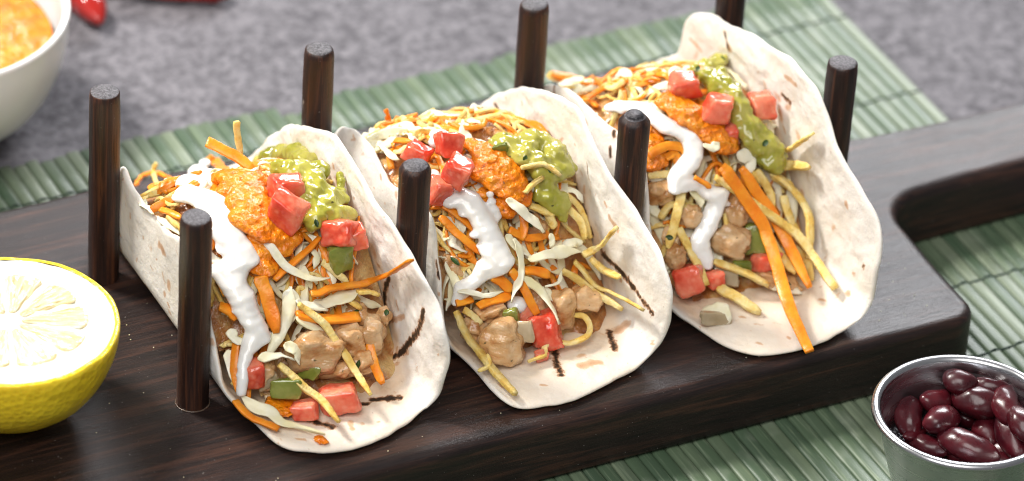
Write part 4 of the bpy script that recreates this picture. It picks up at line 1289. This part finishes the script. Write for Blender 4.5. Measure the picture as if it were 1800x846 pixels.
LAB = ['folded tortilla taco nearest the lemon half, with a wide stripe of sour cream',
       'middle taco of the three, folded between the second and third pairs of pegs',
       'taco nearest the board handle, with two long carrot strips hanging over its front']
for k in range(3):
    T_ = empty('taco', ((60 * k + 30) * MM, 30 * MM, BOARD_Z + 0.0001), LAB[k], 'taco', 'tacos standing in the pegged board')
    make_tortilla(k, T_)
    make_heap(k, T_)
    r = random.Random(300 + k)
    for kd, c, w, h in D_CHUNK[k]: add_chunk(kd, c, w, h, T_, r)
    blob('sour_cream', D_CREAM[k], M['cream'], T_, 0.42, 9, 0.25, 0.20, 0.44, k, (1.22, 1.20, 1.04)[k], 0.32)
    for extra in D_CREAM2[k]: blob('sour_cream', extra, M['cream'], T_, 0.45, 8, 0.2, 0.15, 0.8, k + 3, 1.5)
    blob('guacamole', D_GUAC[k], M['guac'], T_, 0.42, 8, 1.1, 0.22, 0.85, k + 5, 1.2)
    blob('orange_salsa', D_SAUCE[k], M['salsa'], T_, 0.45, 5, 0.45, 0.6, 0.55, k + 9, 1.3)
    for kd, w, pts in D_STRAND[k]: add_strand(kd, pts, w * 0.9, T_, r)
    # torn herb leaves stuck to the filling
    for i in range(9):
        x, y, z, R = r.choice(D_GUAC[k]) if i < 5 else (*r.choice([c_[1] for c_ in D_CHUNK[k] if c_[0] == 'chicken']), 3.0)
        u = Vector((-0.39 + r.uniform(-.4, .4), -0.72, 0.57 + r.uniform(-.3, .5))).normalized()
        c0 = Vector((x, y, z)) + u * R * (1.12 if i < 5 else 1.2); e1 = u.orthogonal().normalized(); e1.rotate(Matrix.Rotation(r.uniform(0, 6.28), 3, u)); e2 = u.cross(e1)
        l_, w_ = r.uniform(0.8, 1.6), r.uniform(0.35, 0.7); V = []
        for s in np.linspace(-1, 1, 7):
            hw = w_ * (1 - s * s) ** 0.7 + 0.03
            for q in (-1, 0, 1): V.append(c0 + e1 * l_ * s + e2 * hw * q + u * (0.25 * (1 - s * s) - 0.12 * abs(q)))
        for s in np.linspace(-1, 1, 7):
            hw = w_ * (1 - s * s) ** 0.7 + 0.03
            for q in (-1, 0, 1): V.append(c0 + e1 * l_ * s + e2 * hw * q + u * (0.25 * (1 - s * s) - 0.12 * abs(q) - 0.15))
        F = grid_faces(7, 3) + [f[::-1] for f in grid_faces(7, 3, False, 21)]
        F += [(i_ * 3, i_ * 3 + 21, i_ * 3 + 24, i_ * 3 + 3) for i_ in range(6)] + [(i_ * 3 + 5, i_ * 3 + 26, i_ * 3 + 23, i_ * 3 + 2) for i_ in range(6)]
        link('herb_leaf', mesh('herb_leaf', V, F, M['herb']), T_)
    # loose shreds that make up the heap: long ones through it, short ones on it
    xl, rl, xr, rr = SEC[k]
    def shred(kd, x, y, a, ln, bend, w, lo, hi):
        pts = []
        for s in (-1, -0.4, 0.3, 1):
            px_ = min(xr - 32, max(xl - 27.5, x + math.cos(a + bend * s) * ln * s)); py_ = y + math.sin(a + bend * s) * ln * s
            pts.append((px_, py_, float(mound(k, px_, py_)) + r.uniform(lo, hi)))
        add_strand(kd, pts, w, T_, r)
    wd = {'carrot': (0.9, 1.7), 'potato': (0.9, 1.6), 'cabbage': (1.2, 2.8)}
    for i in range(130):
        kd = r.choice(('cabbage', 'cabbage', 'potato', 'potato', 'carrot', 'carrot'))
        shred(kd, r.uniform(-21, 19), r.uniform(-33, 21), r.uniform(0, math.pi), r.uniform(4.5, 11), r.uniform(-0.9, 0.9), r.uniform(*wd[kd]), -2.2, 0.6)
    for i in range(52):
        kd = r.choice(('cabbage', 'cabbage', 'carrot', 'carrot', 'potato'))
        shred(kd, r.uniform(-20, 10), r.uniform(-33, -12), r.uniform(0, math.pi), r.uniform(3, 6.5), r.uniform(-1.2, 1.2), r.uniform(*wd[kd]), -0.8, 2.2)
    for i in range(16):
        kd = r.choice(('cabbage', 'cabbage', 'carrot', 'carrot', 'potato'))
        shred(kd, r.uniform(-22, -8), r.uniform(4, 30), r.uniform(0, math.pi), r.uniform(3.5, 7), r.uniform(-1.2, 1.2), r.uniform(*wd[kd]), -0.5, 2.0)

# ------------------------------------------------------------------ lemon half
LC = (-42.3, 14.8)
lemon = empty('lemon_half', (LC[0] * MM, LC[1] * MM, BOARD_Z + 0.0002), 'lemon half, cut face up, at the left end of the board', 'lemon')
LH, LR = 26.5, 27.0
prof = [(0, 0.0), (4, 0.03), (8, 0.25)]
for t in np.linspace(0.16, 1.0, 22):
    a = t * math.pi / 2
    prof.append((LR * math.sin(a) ** 0.86, LH * (1 - math.cos(a) ** 1.05)))
prof = sorted(set((round(p[0], 3), round(p[1], 3)) for p in prof if p[0] <= 4 or p[0] > 8 or p[1] < 0.3), key=lambda p: (p[1], p[0]))
prof += [(LR - 0.25, LH + 0.35), (LR - 0.8, LH + 0.45), (LR - 1.3, LH + 0.30)]
V, F = lathe(prof, 128)
V = [(x * (1 + 0.010 * nz((x, y, z), 0.12)), y * (1 + 0.010 * nz((x, y, z), 0.12, 3)), max(0, z + 0.25 * nz((x, y, z), 0.2, 7) * (1 if z > 1 else 0))) for x, y, z in V]
V = [(x + x / (math.hypot(x, y) + .1) * 0.10 * nz((x, y, z), 0.9, 2), y + y / (math.hypot(x, y) + .1) * 0.10 * nz((x, y, z), 0.9, 2), z) for x, y, z in V]
link('rind', mesh('rind', V, F, M['rind']), lemon)
V, F = lathe([(0, LH + 0.1), (3, LH + 0.1)] + [(r_, LH + 0.1 + 0.15 * math.sin(r_)) for r_ in np.linspace(4, LR - 1.6, 26)] + [(LR - 1.2, LH + 0.15), (LR - 1.1, LH - 3)], 128)
V = [(x, y, z + 0.22 * nz((x, y, z), 0.3, 4) + 0.1 * nz((x, y, z), 1.1, 4)) for x, y, z in V]
link('pith', mesh('pith', V, F, M['pith']), lemon)
NSEG = 10
rs = random.Random(5)
cuts = [2 * math.pi * (i + rs.uniform(-0.13, 0.13)) / NSEG for i in range(NSEG)]
for i in range(NSEG):
    a0 = cuts[i] + 0.035; a1 = (cuts[(i + 1) % NSEG] + (2 * math.pi if i == NSEG - 1 else 0)) - 0.035
    r0, r1 = 3.2 + rs.uniform(-0.4, 0.6), 19.8 + rs.uniform(-0.5, 0.4)
    na, nr = 30, 42
    V = []
    for b in range(nr):
        v = b / (nr - 1)
        for a in range(na):
            u = a / (na - 1) * 2 - 1
            rr = r0 + (r1 - r0) * v - (1.6 * abs(u) ** 4) * v ** 3 * 1.2 + (0.8 * abs(u) ** 3) * (1 - v) ** 2
            wdt = (a1 - a0) / 2 - 0.25 / max(rr, 2)
            an = (a0 + a1) / 2 + u * wdt
            edge = min(1, (1 - abs(u)) * wdt * rr / 0.8, v * (r1 - r0) / 0.8, (1 - v) * (r1 - r0) / 0.8)
            x, y = rr * math.cos(an), rr * math.sin(an)
            n1 = noise.noise(Vector((an * 9, rr * 0.22, i))); n2 = noise.noise(Vector((an * 22, rr * 0.5, i + 4)))
            V.append((x, y, LH + 0.05 + math.sqrt(max(edge, 0)) * 0.55 + edge * (0.35 * n1 + 0.25 * n2)))
    link('pulp_segment', mesh('pulp_segment', V, grid_faces(nr, na), M['pulp']), lemon)

# ------------------------------------------------------------------ crumbs on the board
rc = random.Random(77); V, F = [], []
for i in range(70):
    x, y = rc.choice(((rc.uniform(-30, 8), rc.uniform(-36, 50)), (rc.uniform(0, 195), rc.uniform(-38, -28)), (rc.uniform(176, 196), rc.uniform(-36, 10))))
    s = rc.uniform(0.07, 0.20); o = len(V); iv, jf = ico(1)
    for p in iv: V.append((x + p[0] * s * rc.uniform(.6, 1.4), y + p[1] * s * rc.uniform(.6, 1.4), s * 0.35 + p[2] * s * 0.4))
    F += [tuple(a + o for a in f) for f in jf]
cr = link('crumbs', mesh('crumbs', V, F, M['cabbage'])); cr.location = (0, 0, BOARD_Z + 0.00005)
tag(cr, 'tiny pale crumbs scattered on the dark board', 'crumbs', None, 'stuff')

# ------------------------------------------------------------------ steel cup with beans
CUP = (170.8, -86.7)
CZ = 2.0
RT, HT = 21.6, 27.5
cup = empty('steel_cup', (CUP[0] * MM, CUP[1] * MM, CZ * MM), 'small round steel sauce cup with rolled rim holding kidney beans', 'cup')
prof = [(0, 0.15), (13.2, 0.15), (14.4, 0.6), (15.0, 1.8)] + [(15.0 + (RT - 15.0) * t ** 0.85, 1.8 + (HT - 4.0) * t) for t in np.linspace(0.05, 1, 14)]
prof += [(RT + 0.2, HT - 1.9), (RT + 1.1, HT - 1.9), (RT + 1.7, HT - 1.3), (RT + 1.75, HT - 0.6), (RT + 1.3, HT - 0.05), (RT + 0.5, HT + 0.1), (RT - 0.3, HT - 0.2), (RT - 0.75, HT - 0.9)]
prof += [(15.0 + (RT - 15.0) * t ** 0.85 - 0.75, 1.9 + (HT - 4.2) * t) for t in np.linspace(1, 0.05, 14)] + [(13.6, 1.2), (12, 0.9), (0, 0.9)]
V, F = lathe(prof, 96)
link('cup_body', mesh('cup_body', V, F, M['steel']), cup)
def bean_mesh(seed, ln, wd, bend, wrinkle):
    iv, F = ico(4); V = []
    for p in iv:
        x, y, z = p[0] * ln / 2, p[1] * wd / 2 * (1 - 0.10 * p[0]), p[2] * wd / 2 * 0.88
        y += bend * (x / (ln / 2)) ** 2 * wd * 0.5 - bend * wd * 0.22
        if p[1] > 0.2: y -= 0.55 * math.exp(-(x / (ln * 0.16)) ** 2) * (p[1] - 0.2)
        n_ = noise.noise(Vector((x * 0.35 + seed, y * 0.35, z * 0.35))) * 0.35
        if wrinkle: n_ += wrinkle * max(0, x / ln) * (noise.noise(Vector((x * 0.3, y * 1.1 + seed, z * 1.1))) * 2.2)
        V.append((x + p[0] * n_, y + p[1] * n_, z + p[2] * n_))
    return V, F
BEANS = [
    (13.5, 13.9, 23.25, 8.2, 5.8, -0.83, 0, 0.25, 0, 'round bean at the far side of the steel cup'),
    (19.9, 9.7, 23.25, 7.6, 3.7, -0.63, 0, 0.1, 0.7, 'wrinkled bean against the far rim of the steel cup'),
    (16.6, 9.0, 19.5, 12.9, 7.7, -0.68, 0, 0.35, 0, 'large smooth bean lying across the middle of the steel cup'),
    (20.7, 2.6, 21.5, 12.0, 6.0, -1.9, 0.15, 0.3, 0, 'bean leaning at the right side of the cup, behind another'),
    (7.7, 14.7, 18.5, 10.3, 5.6, 0.3, 0.34, 0.2, 0.3, 'dull bean behind the split bean in the steel cup'),
    (5.1, 8.3, 17.5, 12.5, 7.0, 0.66, 0.47, 0.3, 0, 'bean with its split skin peeling toward the lower left'),
    (-1.6, 9.0, 14.5, 8.2, 2.8, 0.3, 0.32, 0.1, 0.8, 'thin wrinkled scrap of bean beside the near left wall'),
    (-1.2, 12.9, 17.0, 9.8, 6.0, -1.99, 0.49, 0.2, 0.2, 'bean standing on end by the left wall of the cup'),
    (14.6, 11.2, 13.0, 5.9, 4.0, -0.97, 0, 0.2, 0, 'small dark bean deep in the middle of the cup'),
    (16.8, 4.0, 13.5, 8.2, 6.0, -1.89, 0.46, 0.2, 0.2, 'short bean seen end on below the large smooth one'),
    (20.2, -2.0, 17.0, 14.7, 6.7, -1.89, 0.46, 0.35, 0, 'long upright bean at the right, nearest the rim'),
    (6.7, -2.4, 16.5, 15.3, 7.0, -1.07, 0, 0.3, 0, 'largest bean at the near side of the steel cup'),
    (0.0, 5.0, 13.5, 9.9, 4.6, -1.02, 0, 0.2, 0, 'bean tucked under the near left rim of the cup'),
    (18.6, -2.8, 11.0, 8.7, 5.1, -0.97, 0, 0.2, 0, 'shadowed bean low at the near right of the cup'),
    (20.4, -5.7, 21.5, 10.8, 6.0, -1.62, 0.15, 0.3, 0, 'bean at the far right, cut by the picture edge')]
for i, (x, y, z, ln, wd, hd, tl, bend, wr, lab) in enumerate(BEANS):
    V, F = bean_mesh(i * 3.7, ln * 1.16, wd * 1.24, bend, wr)
    o = link('kidney_bean', mesh('kidney_bean', V, F, M['bean']))
    o.location = ((165.5 + x) * MM, (-85.5 + y) * MM, (CZ + z) * MM)
    o.rotation_euler = (0.5 * math.sin(i * 2.1), tl, hd)
    tag(o, lab, 'bean', 'kidney beans in the steel cup')
rb = random.Random(8)
for i in range(16):
    a = i * 2.4; R_ = 3.5 + 9.0 * math.sqrt((i % 8) / 8)
    V, F = bean_mesh(60 + i, rb.uniform(9.5, 12), rb.uniform(6, 7), 0.3, 0)
    o = link('kidney_bean', mesh('kidney_bean', V, F, M['bean']))
    o.location = ((CUP[0] + R_ * math.cos(a)) * MM, (CUP[1] + R_ * math.sin(a)) * MM, (CZ + 4.6 + 5.6 * (i // 8)) * MM)
    o.rotation_euler = (rb.uniform(-.3, .3), rb.uniform(-.2, .2), rb.uniform(0, 6.3))
    tag(o, 'dark kidney bean in the lower layers of the steel cup', 'bean', 'kidney beans under the top layer')


# ------------------------------------------------------------------ bowl of sauce, chilies
BW = (-5.3, 169.0)
RB, HB = 39.0, 38.0
bowl = link('bowl', None) if False else None
prof = [(0, 1.2), (13, 1.2), (14, 0.1), (16.5, 0.1), (17.2, 1.2), (17.6, 2.6)]
for t in np.linspace(0.06, 1, 18):
    a = t * math.pi / 2
    prof.append((17.0 + (RB - 17.0) * math.sin(a) ** 0.8, 3.0 + (HB - 4.5) * (1 - math.cos(a)) ** 0.9))
prof += [(RB + 0.12, HB - 0.6), (RB - 0.3, HB), (RB - 1.1, HB + 0.1), (RB - 1.9, HB - 0.5)]
for t in np.linspace(1, 0.06, 18):
    a = t * math.pi / 2
    prof.append((15.5 + (RB - 2.2 - 15.5) * math.sin(a) ** 0.8, 4.6 + (HB - 6.5) * (1 - math.cos(a)) ** 0.9))
prof += [(12, 4.2), (0, 4.2)]
V, F = lathe(prof, 128)
bowl = link('bowl', mesh('bowl', V, F, M['ceramic']))
bowl.location = (BW[0] * MM, BW[1] * MM, 0.0001)
tag(bowl, 'white ceramic bowl of orange sauce at the upper left', 'bowl')
SZ = 28.5
V = []; nr, na = 60, 140
for i in range(nr):
    for j in range(na):
        r_ = 0.4 + (34.1 - 0.4) * i / (nr - 1); a = 2 * math.pi * j / na
        x, y = r_ * math.cos(a), r_ * math.sin(a)
        e = min(1, (34.1 - r_) / 3)
        V.append((x, y, SZ + e * (0.9 * noise.noise(Vector((x * 0.16, y * 0.16, 0))) + 0.8 * noise.noise(Vector((x * 0.45, y * 0.45, 3))))))
F = grid_faces(nr, na, True) + [tuple(range(na))[::-1]]
s_ = link('orange_sauce', mesh('orange_sauce', V, [f[::-1] for f in F], M['salsa'])); s_.location = bowl.location
tag(s_, 'chunky orange sauce filling the white bowl', 'sauce')

def chili(pts, rad, label):
    C = catmull(pts, 40); V = []
    T = np.gradient(C, axis=0)
    for i in range(40):
        s = i / 39; t = T[i] / np.linalg.norm(T[i])
        B = np.cross(t, (0, 0, 1)); B /= np.linalg.norm(B); N_ = np.cross(B, t)
        R = rad * min(1, (s / 0.22) ** 0.6 if s > 0 else 0.02) * (1 - 0.15 * s) * min(1, max(0.05, (1 - s) / 0.04) ** 0.5)
        for j in range(20):
            a = 2 * math.pi * j / 20; w = R * (1 + 0.06 * math.sin(3 * a + i * 0.1))
            V.append(C[i] + B * w * math.cos(a) + N_ * w * math.sin(a))
    F = grid_faces(40, 20, True) + [tuple(range(19, -1, -1)), tuple(range(39 * 20, 40 * 20))]
    base = np.array(pts[len(pts) // 2]); V = [v - np.array((base[0], base[1], 0)) for v in V]
    e = empty('chili_pepper', (base[0] * MM, base[1] * MM, 0), label, 'chili', 'red chili peppers on the stone table')
    link('pod', mesh('pod', V, F, M['chili']), e)
    V = [C[-1] - np.array((base[0], base[1], 0)) + np.array(p) for p in []]
    d = T[-1] / np.linalg.norm(T[-1]); V = []
    B = np.cross(d, (0, 0, 1)); N_ = np.cross(B, d)
    for i in range(10):
        s = i / 9; c0 = C[-1] - np.array((base[0], base[1], 0)) + d * (s * 14 - 1.0) + np.array((0, 0, 1.5 * s * s))
        R = rad * (0.8 if i < 2 else 0.28 - 0.06 * s)
        for j in range(12):
            a = 2 * math.pi * j / 12; V.append(c0 + B * R * math.cos(a) + N_ * R * math.sin(a))
    link('stem', mesh('stem', V, grid_faces(10, 12, True) + [tuple(range(11, -1, -1)), tuple(range(108, 120))], M['pepper']), e)
chili([(56.0, 192.5, 3.8), (55.5, 204, 4.4), (50, 217, 4.6), (38, 230, 4.6)], 4.5, 'red chili pepper with its tip showing behind the white bowl')
chili([(97, 194.5, 2.8), (90, 198.2, 3.8), (78, 204, 4.0), (62, 216, 4.2)], 3.6, 'red chili pepper barely seen at the top edge, further right')
